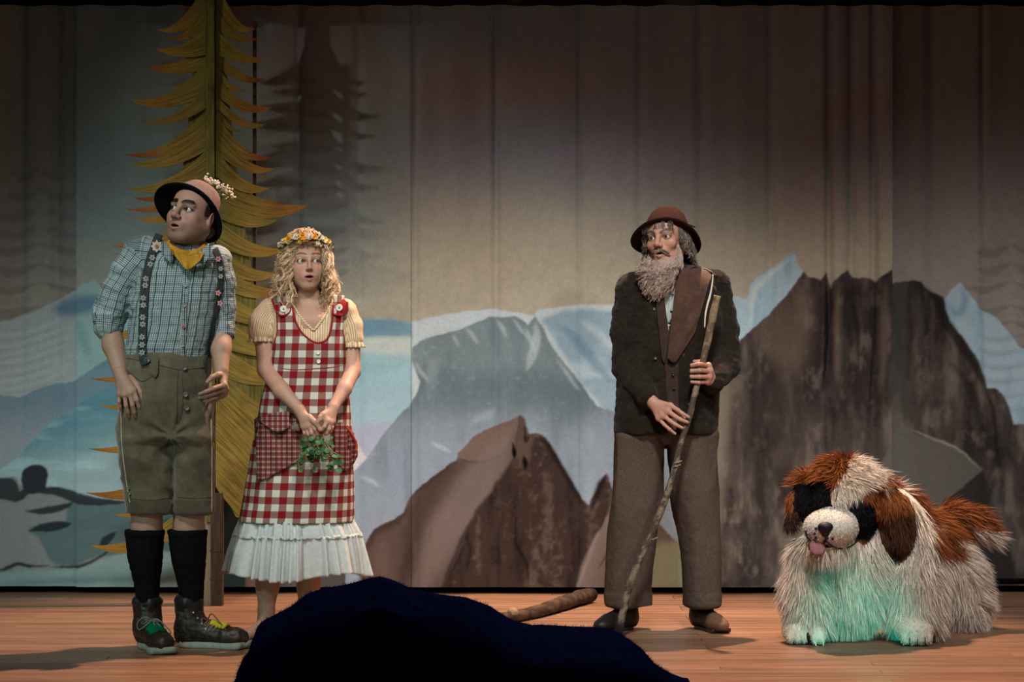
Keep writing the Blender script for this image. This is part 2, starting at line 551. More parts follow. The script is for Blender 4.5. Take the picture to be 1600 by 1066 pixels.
while y < 2.58:
    x = -4.6 - rng.choice([0, .6, 1.2])
    while x < 4.6:
        L = rng.choice([1.8, 2.4, 3.0])
        a, c = max(x, -4.6), min(x + L, 4.6)
        if c - a > .15:
            o = link('plank', plank(c - a), None, floor, loc=((a + c) / 2, y, 0.0))
        x += L
    y += pw

V, Q = boxv((-4.6, 2.52, -.02), (4.6, 2.6, 4.6))
mk('wall_back', V, Q, M_BLACK, smooth=False, kind='structure', label='black masking wall behind the painted backdrop')

# ------------------------------------------------------------------ the painting on the backdrop, mixed on a canvas of 1 px cells
PX0, PX1, PY0, PY1 = -420, 2020, -130, 930
CW, CHH = PX1 - PX0, PY1 - PY0
YB = 1.50
rs = np.random.RandomState(3)
def n2(cx, cy, seed, octv=3):
    r = np.zeros((CHH, CW)); a = 1.; tot = 0
    q = np.random.RandomState(seed)
    for o in range(octv):
        gx, gy = max(int(CW / cx) + 3, 4), max(int(CHH / cy) + 3, 4)
        gr = q.rand(gy, gx)
        xs = np.arange(CW) / cx; ys = np.arange(CHH) / cy
        xs = np.minimum(xs, gx - 2.001); ys = np.minimum(ys, gy - 2.001)
        ix, iy = xs.astype(int), ys.astype(int); fx, fy = xs - ix, ys - iy
        fx = fx * fx * (3 - 2 * fx); fy = fy * fy * (3 - 2 * fy)
        A = gr[iy][:, ix]; B = gr[iy][:, ix + 1]; C = gr[iy + 1][:, ix]; D = gr[iy + 1][:, ix + 1]
        fx = fx[None]; fy = fy[:, None]
        r += a * ((A * (1 - fx) + B * fx) * (1 - fy) + (C * (1 - fx) + D * fx) * fy)
        tot += a; a *= .55; cx = max(cx / 2, 1.5); cy = max(cy / 2, 1.5)
    return (r / tot * 2 - 1).astype(f32)
XX, YY = np.meshgrid((np.arange(PX0, PX1) + .5).astype(f32), (np.arange(PY0, PY1) + .5).astype(f32))
def blur(m, r):
    if r < 1: return m
    r = int(r)
    for ax in (0, 1):
        c = np.cumsum(np.pad(m, [(r + 1, r) if i == ax else (0, 0) for i in (0, 1)], mode='edge'), axis=ax)
        n = m.shape[ax]
        m = (np.take(c, np.arange(2 * r + 1, 2 * r + 1 + n), axis=ax) - np.take(c, np.arange(0, n), axis=ax)) / (2 * r + 1)
    return m
class Mask:
    """a mask that only fills a window of the canvas"""
    def __init__(s, sl, a): s.sl = sl; s.a = a
    def __mul__(s, o):
        if isinstance(o, Mask):
            f = np.zeros((CHH, CW), f32); f[o.sl] = o.a; o = f
        return Mask(s.sl, s.a * (o[s.sl] if isinstance(o, np.ndarray) else o))
    __rmul__ = __mul__
    __array_ufunc__ = None
def pmask(pts, soft=1, smooth=0, wob=0.0):
    p = np.asarray(pts, float)
    if smooth: p = crom(p, smooth, True)
    g = 8 + 2 * int(soft)
    x0, x1 = int(max(p[:, 0].min() - PX0 - g, 0)), int(min(p[:, 0].max() - PX0 + g + 1, CW))
    y0, y1 = int(max(p[:, 1].min() - PY0 - g, 0)), int(min(p[:, 1].max() - PY0 + g + 1, CHH))
    sl = (slice(y0, y1), slice(x0, x1))
    X, Y = XX[sl], YY[sl]
    if wob:
        X = X + f32(wob) * WOB1[sl]; Y = Y + f32(wob) * WOB2[sl]
    mm = np.zeros(X.shape, bool)
    for (ax, ay), (bx, by) in zip(p, np.roll(p, -1, 0)):
        if ay == by: continue
        r0 = max(int(min(ay, by) - PY0 - y0 - 4), 0); r1 = max(int(max(ay, by) - PY0 - y0 + 5), 0)
        Ys = Y[r0:r1]
        mm[r0:r1] ^= ((ay > Ys) != (by > Ys)) & (X[r0:r1] < f32((bx - ax) / (by - ay)) * (Ys - f32(ay)) + f32(ax))
    return Mask(sl, blur(mm.astype(f32), soft))
WOB1, WOB2 = n2(14, 14, 91, 3), n2(14, 14, 92, 3)
CAN = np.zeros((CHH, CW, 3), f32)
def lay(m, c, a=1.0):
    c = (s2l(c) if isinstance(c, tuple) else c).astype(f32)
    sl, m = (m.sl, m.a) if isinstance(m, Mask) else ((slice(None), slice(None)), m)
    w = (m * f32(a)).astype(f32)[..., None]
    CAN[sl] = CAN[sl] * (1 - w) + c * w
def strk(pts, w, c, a=.6, soft=2, smooth=6, taper=True):
    p = crom(pts, smooth) if smooth and len(pts) > 2 else np.asarray(pts, float)
    t = norm(np.gradient(p, axis=0)); nrm = np.column_stack([-t[:, 1], t[:, 0]])
    s = np.sin(np.linspace(.08, np.pi - .08, len(p))) if taper else np.ones(len(p))
    q = np.vstack([p + nrm * (w / 2 * s)[:, None], (p - nrm * (w / 2 * s)[:, None])[::-1]])
    lay(pmask(q, soft, 0, 1.5), c, a)
def blob(cx, cy, rx, ry, c, a, p=1.0):
    sl = (slice(max(int(cy - ry - PY0), 0), int(cy + ry - PY0) + 1), slice(max(int(cx - rx - PX0), 0), int(cx + rx - PX0) + 1))
    d = np.sqrt(((XX[sl] - cx) / rx) ** 2 + ((YY[sl] - cy) / ry) ** 2)
    lay(Mask(sl, np.clip(1 - d, 0, 1) ** p), c, a)
NA, NB, NC_ = n2(60, 60, 1, 4), n2(22, 90, 2, 4), n2(8, 8, 4, 3)
ND = n2(110, 26, 6, 4)

# sky
lay(np.ones((CHH, CW)), (152, 144, 128))
lay(sstep(420, 200, YY), (112, 116, 128), .9)
lay(sstep(700, 500, XX) * sstep(60, 230, YY) * sstep(520, 330, YY), (112, 132, 138), .75)
blob(800, 130, 300, 70, (150, 118, 128), .5); blob(760, 240, 260, 60, (118, 118, 138), .45); blob(1010, 240, 200, 60, (146, 122, 140), .4)
blob(1340, 150, 200, 80, (140, 120, 124), .3)
lay(sstep(118.5, 117.5, XX), (120, 112, 108), .6)
lay(sstep(1392.5, 1393.5, XX), (122, 116, 112), .65)
CAN *= (1 + .06 * NA + .05 * NC_)[..., None]
# soft painted firs at the sides; last entry paints the cut-out tree's cast shadow
for bx, y0, y1, sgn, lo, hi in ((60, 250, 500, 1, -160, 118), (1585, 370, 585, -1, 1440, 1800), (455, 100, 430, 1, 400, 548)):
    yy = y0
    k = 0
    while yy < y1:
        w = 40 + 80 * (yy - y0) / (y1 - y0) + 15 * rs.rand()
        for sd in (-1, 1):
            pts = [(bx, yy - 6), (bx + sd * w * .5, yy + 8), (bx + sd * w, yy - 2 + 6 * rs.rand())]
            p = [(min(max(a, lo), hi), b) for a, b in pts]
            strk(p, 11 + 6 * rs.rand(), (72, 62, 66) if k % 2 else (120, 112, 112), .34, 2)
        yy += 12 + 7 * rs.rand(); k += 1
# pale snow range on the left
left = [(-420, 560), (-200, 530), (0, 504), (28, 494), (45, 490), (62, 481), (85, 470), (103, 461), (118, 453), (130, 444), (147, 437), (158, 445), (185, 470), (230, 505), (300, 520), (380, 505), (450, 515), (545, 500), (600, 498), (643, 505), (643, 930), (-420, 930)]
lay(pmask(left, 1, 0, 2), (134, 160, 160)); MLEFT = pmask(left, 1, 0, 2)
lay(MLEFT * sstep(118.5, 117.5, XX), (148, 150, 152), .9)
for i in range(16):
    yy = 505 + i * 7 + 4 * rs.rand()
    strk([(-40 + 30 * rs.rand(), yy + 16), (40, yy + 6), (95 + 20 * rs.rand(), yy - 18)], 8, (176, 184, 182) if i % 2 else (120, 124, 128), .25, 3)
lay(pmask([(78, 484), (95, 470), (118, 462), (150, 462), (160, 478), (128, 490), (100, 494)], 6, 4) * MLEFT, (74, 104, 128), .8)
strk([(120, 495), (128, 530), (140, 560)], 16, (86, 128, 140), .5, 5)
l2 = [(-420, 640), (0, 618), (29, 621), (54, 608), (83, 600), (113, 597), (135, 582), (158, 567), (190, 548), (300, 560), (300, 930), (-420, 930)]
lay(pmask(l2, 1, 0, 2) * MLEFT, (96, 116, 132), .85)
lay(pmask(l2, 1, 0, 2) * sstep(612, 700, YY) * MLEFT, (142, 146, 152), .7)
l3 = [(-420, 800), (-100, 760), (0, 733), (30, 710), (55, 682), (81, 657), (111, 640), (128, 627), (173, 603), (260, 570), (640, 570), (640, 930), (-420, 930)]
m3 = pmask(l3, 1, 0, 2) * MLEFT
lay(m3, (84, 124, 138), .9)
lay(m3 * sstep(650, 745, YY + .25 * XX - 30), (148, 166, 168), .8)
lay(m3 * sstep(.1, .6, ND), (160, 186, 190), .5)
lay(m3 * sstep(.15, .7, -ND), (70, 120, 140), .4)
# left rocks
lay(pmask([(-420, 775), (0, 748), (20, 748), (30, 760), (54, 760), (80, 762), (111, 773), (148, 780), (200, 784), (330, 786), (420, 800), (430, 930), (-420, 930)], 1, 4, 2), (118, 118, 118))
lay(pmask([(108, 786), (200, 788), (330, 790), (420, 830), (400, 880), (300, 868), (158, 870), (118, 885), (81, 883), (66, 858), (60, 845), (42, 831), (62, 820), (100, 815)], 2, 4, 3), (78, 96, 98), .95)
for p_, w_ in (([(-60, 775), (0, 776), (25, 778), (40, 768), (70, 764)], 14), ([(40, 772), (80, 768), (115, 778), (150, 784), (205, 786)], 17), ([(35, 800), (62, 800), (95, 794), (112, 786)], 11), ([(42, 832), (65, 826), (90, 822), (110, 820)], 15), ([(-20, 894), (0, 893), (20, 884), (45, 886), (75, 886)], 6), ([(70, 887), (100, 888), (130, 884), (160, 868), (175, 850)], 5), ([(155, 858), (165, 845), (180, 832)], 14)):
    strk(p_, w_, (34, 38, 42), .92, 1)
lay(pmask([(30, 745), (33, 736), (45, 728), (60, 727), (71, 735), (71, 752), (64, 768), (38, 770), (30, 758)], 1, 5, 1), (44, 46, 50))
lay(pmask([(-10, 752), (8, 748), (20, 752), (26, 772), (10, 780), (-12, 778)], 1, 5, 1), (52, 54, 58))
lay(pmask([(-420, 905), (0, 897), (22, 890), (60, 892), (120, 890), (170, 872), (240, 862), (420, 880), (420, 930), (-420, 930)], 2, 4, 2), (120, 138, 136), .9)
strk([(-20, 915), (60, 912), (140, 908), (230, 905)], 12, (70, 100, 100), .5, 4)
lay(pmask([(345, 780), (386, 772), (392, 850), (384, 930), (345, 930)], 1), (34, 48, 48), .95)
lay(pmask([(383, 850), (470, 840), (560, 880), (560, 930), (383, 930)], 1, 0, 2), (116, 96, 90), .9)
lay(pmask([(440, 900), (500, 880), (540, 893), (580, 930), (430, 930)], 1, 0, 2), (62, 58, 56), .95)

# centre range
ridge = [(643, 503), (668, 497), (695, 491), (735, 486), (773, 483), (812, 488), (834, 494), (841, 484), (880, 479), (915, 476), (954, 477), (1000, 480), (1060, 470), (1120, 462), (1144, 462), (1175, 470), (1240, 480), (1400, 520), (1400, 930), (643, 930)]
lay(pmask(ridge, 1, 0, 2), (164, 174, 178))
lay(pmask([(500, 504), (563, 500), (610, 498), (643, 505), (643, 528), (600, 526), (555, 530), (500, 545)], 2), (100, 132, 150), .9)
lay(pmask([(500, 545), (563, 528), (643, 526), (643, 560), (560, 552), (500, 570)], 4), (178, 184, 178), .8)
lay(pmask([(500, 560), (643, 552), (643, 660), (500, 690)], 6), (136, 166, 174), .8)
lay(pmask([(500, 670), (620, 655), (600, 720), (500, 780)], 8), (146, 150, 168), .8)
lay(pmask([(540, 700), (556, 690), (573, 716), (548, 745), (530, 760)], 1), (178, 176, 176), .9)
pr = pmask([(846, 500), (880, 486), (920, 484), (960, 486), (1150, 480), (1150, 700), (960, 660), (910, 600)], 3, 0, 2)
lay(pr, (116, 140, 154), .85)
lay(pr * sstep(.0, .6, ND), (168, 182, 188), .6)
strk([(868, 505), (900, 530), (935, 575), (960, 600)], 16, (84, 116, 138), .6, 4)
strk([(905, 500), (935, 520), (960, 545)], 12, (168, 180, 186), .6, 4)
bm = [(644, 543), (655, 534), (671, 528), (695, 521), (720, 515), (742, 505), (763, 496), (785, 495), (807, 494), (817, 501), (824, 509), (831, 500), (837, 494), (849, 513), (858, 535), (871, 553), (890, 578), (910, 601), (921, 622), (934, 635), (958, 645), (1150, 700), (1150, 930), (540, 930), (545, 745), (549, 742), (573, 718), (607, 669), (625, 648), (641, 635), (652, 612), (656, 596), (648, 575), (644, 560)]
mb = pmask(bm, 1, 0, 2)
lay(mb, (104, 118, 122))
lay(mb * sstep(560, 605, YY + 18 * NA) * sstep(690, 625, YY + 18 * NA), (86, 100, 106), .85)
lay(mb * sstep(610, 700, YY + 20 * NA), (120, 130, 142), .9)
lay(mb * sstep(.1, .7, NB), (132, 144, 150), .45)
lay(mb * sstep(.1, .6, -NB), (84, 96, 104), .4)
lay(mb * sstep(.25, .9, NC_ + .5 * NA), (140, 150, 156), .22)
for p_, w_ in (([(706, 522), (712, 532), (718, 542)], 6), ([(728, 512), (738, 524), (748, 538)], 8), ([(776, 498), (784, 512), (792, 528)], 9), ([(800, 496), (812, 512), (826, 530)], 6), ([(836, 500), (838, 530), (830, 560), (822, 580)], 18), ([(648, 565), (658, 582), (672, 598)], 8), ([(820, 512), (828, 530), (836, 552)], 8), ([(870, 560), (890, 590), (908, 612)], 7), ([(560, 745), (580, 752), (594, 762)], 8), ([(672, 690), (690, 700), (705, 708)], 9)):
    strk(p_, w_ * .8, (160, 170, 174), .55, 2)
strk([(735, 660), (760, 650), (775, 640)], 16, (150, 158, 166), .4, 4)
# brown crags
bc = [(560, 930), (568, 858), (573, 845), (585, 828), (602, 817), (617, 812), (630, 800), (641, 777), (660, 758), (680, 742), (702, 727), (715, 718), (716, 708), (739, 684), (756, 674), (773, 667), (802, 655), (815, 649), (820, 656), (822, 664), (828, 679), (838, 676), (848, 680), (859, 694), (872, 716), (885, 738), (902, 768), (919, 790), (928, 772), (937, 755), (948, 739), (953, 750), (956, 765), (985, 770), (1010, 800), (1060, 850), (1060, 930)]
mc = pmask(bc, 1, 0, 2)
lay(mc, (104, 89, 83)); lay(mc * sstep(-.1, .7, NB), (120, 104, 98), .5); lay(mc * sstep(.0, .7, -NA), (84, 70, 65), .5)
lay(mc * pmask([(560, 930), (568, 850), (600, 817), (617, 812), (636, 824), (645, 850), (640, 930)], 3, 4, 2), (92, 74, 68), .9)
lay(mc * pmask([(636, 826), (645, 790), (680, 745), (715, 720), (735, 715), (700, 770), (660, 830), (645, 850)], 5, 3, 2), (94, 76, 66), .75)
lay(mc * pmask([(717, 706), (739, 684), (773, 667), (812, 650), (800, 680), (770, 720), (735, 722), (716, 716)], 3, 3, 2), (128, 108, 98), .8)
strk([(716, 716), (735, 722), (765, 720), (790, 706)], 5, (70, 56, 50), .7, 1)
def mstrk(m, pts, w, c, a, soft):
    p = crom(pts, 6); t = norm(np.gradient(p, axis=0)); nr = np.column_stack([-t[:, 1], t[:, 0]]); s = np.sin(np.linspace(.2, np.pi - .2, len(p)))
    lay(m * pmask(np.vstack([p + nr * (w / 2 * s)[:, None], (p - nr * (w / 2 * s)[:, None])[::-1]]), soft, 0, 4), c, a)
mstrk(mc, [(800, 672), (760, 740), (700, 830), (655, 925)], 58, (136, 121, 114), .6, 10)
mstrk(mc, [(712, 722), (672, 765), (645, 820), (640, 900)], 34, (70, 57, 52), .65, 8)
mstrk(mc, [(572, 860), (590, 828), (618, 814), (640, 790)], 14, (60, 47, 43), .7, 4)
mstrk(mc, [(640, 780), (680, 744), (716, 718)], 8, (62, 50, 45), .7, 3)
mstrk(mc, [(640, 850), (632, 890), (628, 925)], 16, (66, 53, 48), .6, 5)
mstrk(mc, [(600, 840), (596, 880), (606, 925)], 30, (112, 92, 84), .5, 8)
mstrk(mc, [(800, 720), (762, 778), (730, 830), (700, 895), (686, 925)], 7, (52, 41, 38), .8, 2)
md = mc * pmask([(812, 648), (806, 690), (803, 716), (785, 745), (763, 777), (745, 805), (729, 832), (724, 850), (712, 876), (700, 900), (684, 930), (905, 930), (925, 870), (950, 800), (960, 760), (940, 740), (919, 790), (885, 738), (859, 694), (844, 676), (828, 679), (822, 664)], 1, 0, 3)
lay(md, (66, 52, 47))
lay(md * sstep(.0, .6, NB + .4 * NC_), (104, 86, 76), .7)
lay(md * sstep(.1, .6, -NB + .3 * NC_), (40, 32, 31), .75)
lay(md * sstep(.2, .9, NC_ + .5 * NA), (116, 98, 88), .3)
strk([(801, 690), (803, 708), (803, 718)], 7, (14, 12, 14), 1, 1); strk([(817, 712), (821, 724), (820, 735)], 8, (18, 14, 16), 1, 1)
strk([(820, 664), (822, 690), (828, 679)], 5, (30, 24, 24), .9, 1)
strk([(832, 685), (852, 692), (872, 722), (902, 775), (916, 795)], 9, (42, 33, 32), .85, 2)
strk([(806, 800), (806, 850), (822, 880), (826, 925)], 5, (30, 24, 24), .8, 1)
strk([(948, 742), (936, 762), (922, 800)], 12, (36, 29, 29), .85, 2)
strk([(728, 835), (735, 860), (728, 900)], 5, (36, 28, 26), .7, 1)
lay(mc * pmask([(898, 930), (905, 905), (925, 850), (945, 812), (956, 800), (1000, 830), (1000, 930)], 1, 0, 2), (140, 124, 118), .9)
strk([(900, 925), (915, 880), (938, 825)], 9, (170, 156, 150), .5, 2)
strk([(935, 890), (950, 860), (955, 830)], 4, (60, 46, 44), .7, 1)
CAN[mc.sl] *= (1 - .40 * mc.a)[..., None]
# tan ground behind the old man
lay(pmask([(985, 870), (1030, 850), (1085, 840), (1130, 860), (1130, 930), (985, 930)], 6, 0, 2), (116, 116, 92), .8)
# pale blue peaks on the right
for pk in ([(1120, 470), (1140, 462), (1152, 463), (1163, 474), (1169, 462), (1173, 445), (1183, 433), (1198, 424), (1218, 410), (1236, 397), (1242, 399), (1246, 412), (1256, 430), (1240, 480), (1160, 545), (1110, 560)],
           [(1478, 480), (1481, 466), (1491, 452), (1503, 439), (1509, 444), (1516, 455), (1525, 468), (1535, 483), (1548, 488), (1562, 497), (1580, 517), (1597, 540), (1640, 560), (2020, 640), (2020, 720), (1560, 680), (1500, 560)]):
    m = pmask(pk, 1, 0, 2)
    lay(m, (150, 170, 178)); lay(m * sstep(0, .6, NB), (120, 148, 164), .7)
strk([(1172, 520), (1178, 460), (1200, 432), (1238, 402)], 8, (182, 194, 198), .7, 3)
strk([(1480, 470), (1500, 490), (1512, 470), (1504, 446)], 12, (98, 130, 152), .6, 3)
for i in range(7):
    strk([(1530, 520 + i * 22), (1560, 532 + i * 22), (1615, 520 + i * 24)], 9, (118, 112, 124), .35, 3)
# the great dark massif
bmx = [(1100, 600), (1130, 560), (1157, 532), (1180, 510), (1203, 491), (1218, 474), (1231, 461), (1246, 436), (1255, 424), (1259, 428), (1263, 433), (1272, 434), (1282, 438), (1287, 430), (1291, 425), (1294, 436), (1298, 452), (1302, 440), (1309, 433), (1318, 426), (1325, 422), (1329, 430), (1334, 435), (1350, 434), (1364, 437), (1369, 441), (1374, 433), (1383, 428), (1394, 421), (1396, 444), (1404, 441), (1415, 439), (1430, 438), (1443, 440), (1448, 448), (1454, 456), (1468, 458), (1479, 464), (1481, 474), (1483, 484), (1490, 504), (1503, 521), (1511, 532), (1519, 544), (1528, 556), (1535, 570), (1542, 588), (1546, 608), (1556, 606), (1564, 609), (1573, 618), (1580, 632), (1584, 648), (1588, 664), (1610, 664), (1700, 700), (2020, 760), (2020, 930), (1100, 930)]
mx = pmask(bmx, 1, 0, 2)
lay(mx, (64, 56, 52))
lay(mx * sstep(.0, .5, NB), (104, 93, 84), .65)
lay(mx * sstep(.0, .5, -NB + .3 * NC_), (36, 31, 30), .8); lay(mx * sstep(.05, .5, -NA), (38, 33, 32), .5); lay(mx * sstep(.1, .6, n2(16, 30, 77, 4)), (116, 104, 94), .35)
lay(mx * sstep(.2, .9, NC_ + .6 * NA), (100, 87, 77), .25)
lay(mx * sstep(1150, 1120, XX + .12 * (YY - 700)) * sstep(540, 620, YY), (104, 94, 82), .85)
lay(mx * sstep(1392.5, 1394.5, XX) * sstep(1450, 1394, XX), (66, 66, 60), .5)
lay(mx * pmask([(1178, 520), (1230, 470), (1255, 430), (1270, 470), (1262, 560), (1230, 600), (1200, 560)], 14), (96, 80, 70), .55)
lay(mx * pmask([(1160, 600), (1230, 560), (1255, 640), (1240, 760), (1170, 740), (1158, 660)], 16), (38, 32, 30), .6)
strk([(1290, 430), (1292, 500), (1289, 560), (1286, 612)], 7, (20, 17, 18), .9, 1); strk([(1296, 440), (1300, 520), (1292, 610)], 6, (30, 25, 25), .7, 1)
strk([(1331, 436), (1333, 480), (1340, 520), (1340, 585)], 8, (34, 28, 28), .85, 2); strk([(1366, 442), (1366, 520), (1362, 580), (1355, 650)], 6, (28, 24, 24), .8, 1)
strk([(1440, 444), (1470, 470), (1486, 510), (1530, 575), (1546, 620)], 16, (30, 26, 26), .8, 3)
strk([(1420, 450), (1425, 520), (1420, 600)], 10, (40, 34, 33), .6, 3); strk([(1480, 560), (1510, 590), (1530, 640), (1540, 700)], 14, (30, 26, 26), .6, 4)
strk([(1310, 440), (1306, 520), (1308, 600)], 12, (104, 90, 78), .5, 4); strk([(1380, 436), (1382, 520), (1374, 620)], 13, (96, 82, 72), .5, 4)
strk([(1545, 612), (1556, 640), (1562, 700), (1570, 760)], 6, (26, 22, 24), .7, 2); strk([(1572, 640), (1576, 700), (1600, 740)], 12, (34, 30, 30), .6, 4)
# front grey boulders
lay(mx * pmask([(1360, 760), (1383, 706), (1396, 684), (1421, 666), (1432, 677), (1448, 685), (1470, 690), (1492, 696), (1516, 712), (1541, 736), (1515, 756), (1492, 777), (1440, 800), (1380, 800)], 1, 0, 2), (84, 80, 74), .9)
lay(mx * pmask([(1492, 777), (1515, 757), (1541, 738), (1560, 790), (1590, 890), (1600, 930), (1440, 930), (1450, 820)], 2, 0, 2), (40, 35, 34), .9)
strk([(1424, 670), (1460, 686), (1500, 702), (1538, 736)], 4, (140, 134, 124), .6, 1)
strk([(1566, 740), (1560, 800), (1590, 860), (1600, 900)], 14, (88, 82, 78), .5, 4)
lay(mx * pmask([(1205, 930), (1210, 912), (1220, 895), (1236, 876), (1300, 860), (1420, 880), (1420, 930)], 1, 0, 2), (104, 94, 86), .9)
CAN *= (1 + .05 * NC_)[..., None]
for xc in (118, 643, 905, 1540):          # sewn seams
    CAN *= (1 - .18 * np.exp(-((XX - xc) / 1.3) ** 2))[..., None]
PAINT = np.clip(CAN * np.array((1.80, 1.96, 2.02), f32), 0, .92)

def sample(px, py):
    x = np.clip(px - PX0 - .5, 0, CW - 1.001); y = np.clip(py - PY0 - .5, 0, CHH - 1.001)
    ix, iy = x.astype(int), y.astype(int); fx, fy = (x - ix)[:, None], (y - iy)[:, None]
    return (PAINT[iy, ix] * (1 - fx) + PAINT[iy, ix + 1] * fx) * (1 - fy) + (PAINT[iy + 1, ix] * (1 - fx) + PAINT[iy + 1, ix + 1] * fx) * fy

def mat_backdrop():
    m, nt, b = nodes('painted_muslin'); g = NT(nt)
    v = g.obj()
    k = g.ramp(g.noise(v, 90, 4, .7), [(.2, (.86,) * 3), (.8, (1.14,) * 3)])
    g.l(g.mul(g.attr('Col'), k), b.inputs['Base Color'])
    b.inputs['Roughness'].default_value = .95; b.inputs['Specular IOR Level'].default_value = .05
    g.bump(b, g.noise(v, 420, 2), .2, .001)
    return m
M_DROP = mat_backdrop()
SB = F / (YB - CY)
def fold(X):
    px = CX + X * SB
    d = .010 * np.sin(px / 23.0 + .8 * np.sin(px / 71.)) + .012 * np.sin(px / 61.0 + 1.3) + .006 * np.sin(px / 11.7 + np.sin(px / 37.))
    for c, w, a in ((650, 5, .020), (775, 6, .030), (905, 4, .018), (1000, 7, .018), (1095, 9, .028), (1205, 8, .028), (1295, 6, .045), (1330, 7, .035), (1365, 6, .042), (1540, 5, .02), (560, 8, .022), (465, 6, .02), (85, 9, .03), (30, 8, .02), (1460, 10, .02)):
        d += a * np.exp(-((px - c) / w) ** 2)
    return d
drop = empty('painted_backdrop', (0, YB, 0), 'large painted cloth backdrop of snowy mountains and brown crags across the stage', 'backdrop')
panels = [(-360, 118, .03, .004), (118, 643, .012, .0), (643, 1393, .0, -.002), (1393, 1960, .05, .01)]
for a, c, dy, slope in panels:
    inner = np.arange(a, c, 2.0); inner = np.append(inner, c)
    if a < -100: inner = np.concatenate([np.arange(a, -12, 6.), inner[inner > -12]])
    if c > 1700: inner = np.concatenate([inner[inner < 1612], np.arange(1613, c + 5, 6.)])
    rows = np.concatenate([np.arange(-110, 380, 9.), np.arange(382, 918.5, 1.9)])
    gx, gy = np.meshgrid(inner, rows)
    X = (gx - CX) / SB; Z = CH - (gy - HY) / SB
    amp = .35 + .65 * sstep(760, 250, gy)
    Yv = YB + dy + slope * (gx - a) / 100 + fold(X) * amp * .8
    V = np.column_stack([X.ravel(), Yv.ravel(), Z.ravel()])
    Qf = grid_faces(len(inner), len(rows))[:, ::-1]
    mk('cloth_panel', V, Qf, M_DROP, drop, col=sample(gx.ravel(), gy.ravel()))
# batten pipe in the hem
V, Fs = tube([((-360 - CX) / SB, YB + .07, .06), ((1960 - CX) / SB, YB + .07, .06)], .012, 8)
mk('hem_pipe', V, Fs, M_BLACK, drop)

# black border hanging above the backdrop
xs = np.linspace(-4.4, 4.4, 260); zs = np.array([2.925, 3.1, 3.4, 3.9, 4.4])
gx, gz = np.meshgrid(xs, zs)
V = np.column_stack([gx.ravel(), (1.30 + .02 * np.sin(gx * 31) + .01 * np.sin(gx * 13)).ravel(), gz.ravel()])
o = mk('border_curtain', V, grid_faces(len(xs), len(zs)), M_BLACK, label='black pleated border curtain along the top edge of the backdrop', cat='curtain', loc=(0, 1.30, 2.925))
md_ = o.modifiers.new('thickness', 'SOLIDIFY'); md_.thickness = .004

# ------------------------------------------------------------------ cut-out fir tree
M_TREE = None
def mat_tree():
    m, nt, b = nodes('painted_plywood_fir'); g = NT(nt)
    v = g.attr('puv', 'Vector')
    mp = g.n('ShaderNodeMapping'); mp.inputs['Scale'].default_value = (5, 95, 1); g.l(v, mp.inputs[0])
    st = g.noise(mp.outputs[0], 1.0, 4, .7)
    k = g.ramp(st, [(.3, (.38,) * 3), (.5, (.95,) * 3), (.72, (1.55,) * 3)])
    k2 = g.ramp(g.noise(g.obj(), 7, 4), [(.3, (.75,) * 3), (.7, (1.2,) * 3)])
    g.l(g.mul(g.mul(g.attr('Col'), k), k2), b.inputs['Base Color'])
    b.inputs['Roughness'].default_value = .75; b.inputs['Specular IOR Level'].default_value = .2
    g.bump(b, st, .3, .002)
    return m
M_TREE = mat_tree()
M_WOOD_L = mat_plain('pale_lumber', (.30, .23, .15), .8, .2, .35, 6, .3, (12, 12, 1.2))
M_WOOD_D = mat_plain('dark_lumber', (.075, .045, .03), .8, .2, .4, 6, .3, (12, 12, 1.2))
YT = 1.0
tb = P(330, 946, YT); tb[2] = 0
tree = empty('cutout_fir_tree', tb, 'tall olive and ochre plywood cut-out fir tree behind the two young people', 'tree')
OL, OC, RD, GR = np.array((.215, .190, .045)), np.array((.42, .215, .035)), np.array((.32, .07, .025)), np.array((.17, .17, .05))
def bez(a, b, c, n): t = np.linspace(0, 1, n)[:, None]; return (1 - t) ** 2 * np.array(a) + 2 * t * (1 - t) * np.array(b) + t ** 2 * np.array(c)
def bough(side, tip, ry1, ry2, sag, tipc, k, droop=0.):
    """sickle-shaped board from the trunk to the tip (px)"""
    tx, ty = tip; rx = 330 + side * 8; n = 16
    w = abs(rx - tx)
    up = bez((rx, ry1), (tx - side * .50 * w, ty + sag * .22 - droop), (tx, ty), n)
    lo = bez((rx, ry2), (tx - side * .42 * w, ty + sag * 1.25 - droop), (tx, ty), n)
    Y0 = YT - .006 * (k % 4)
    V = []; uv = []; col = []
    for yy in (Y0, Y0 + .010):
        for j in range(5):
            f = j / 4.
            for i in range(n):
                q = up[i] * (1 - f) + lo[i] * f
                V.append(P(q[0], q[1], YT) * (1, 0, 1) + (0, yy, 0))
                t = i / (n - 1.)
                uv.append((t * w / 325., f * .12 + k * .37, 0))
                c = OL * (1 - t) + OC * t if t < .6 else OL * (1 - t) + (OC * .5 + tipc * .5) * t
                c = c * (1 - sstep(.45, 1, t)) + tipc * sstep(.45, 1, t)
                col.append(c)
    V = np.array(V); g = grid_faces(n, 5)
    m = n * 5
    Fs = [g, g[:, ::-1] + m]
    ring = list(range(n)) + [r * n + n - 1 for r in range(1, 5)] + [4 * n + i for i in range(n - 2, -1, -1)] + [r * n for r in range(3, 0, -1)]
    ring = np.array(ring); nx = np.roll(ring, -1)
    Fs.append(np.stack([ring, ring + m, nx + m, nx], -1))
    if side > 0: Fs = [f[:, ::-1] for f in Fs]
    Fs[0] = Fs[0][:, ::-1]; Fs[1] = Fs[1][:, ::-1]
    return mk('bough', V, np.vstack(Fs), M_TREE, tree, smooth=False, col=np.array(col), puv=np.array(uv))
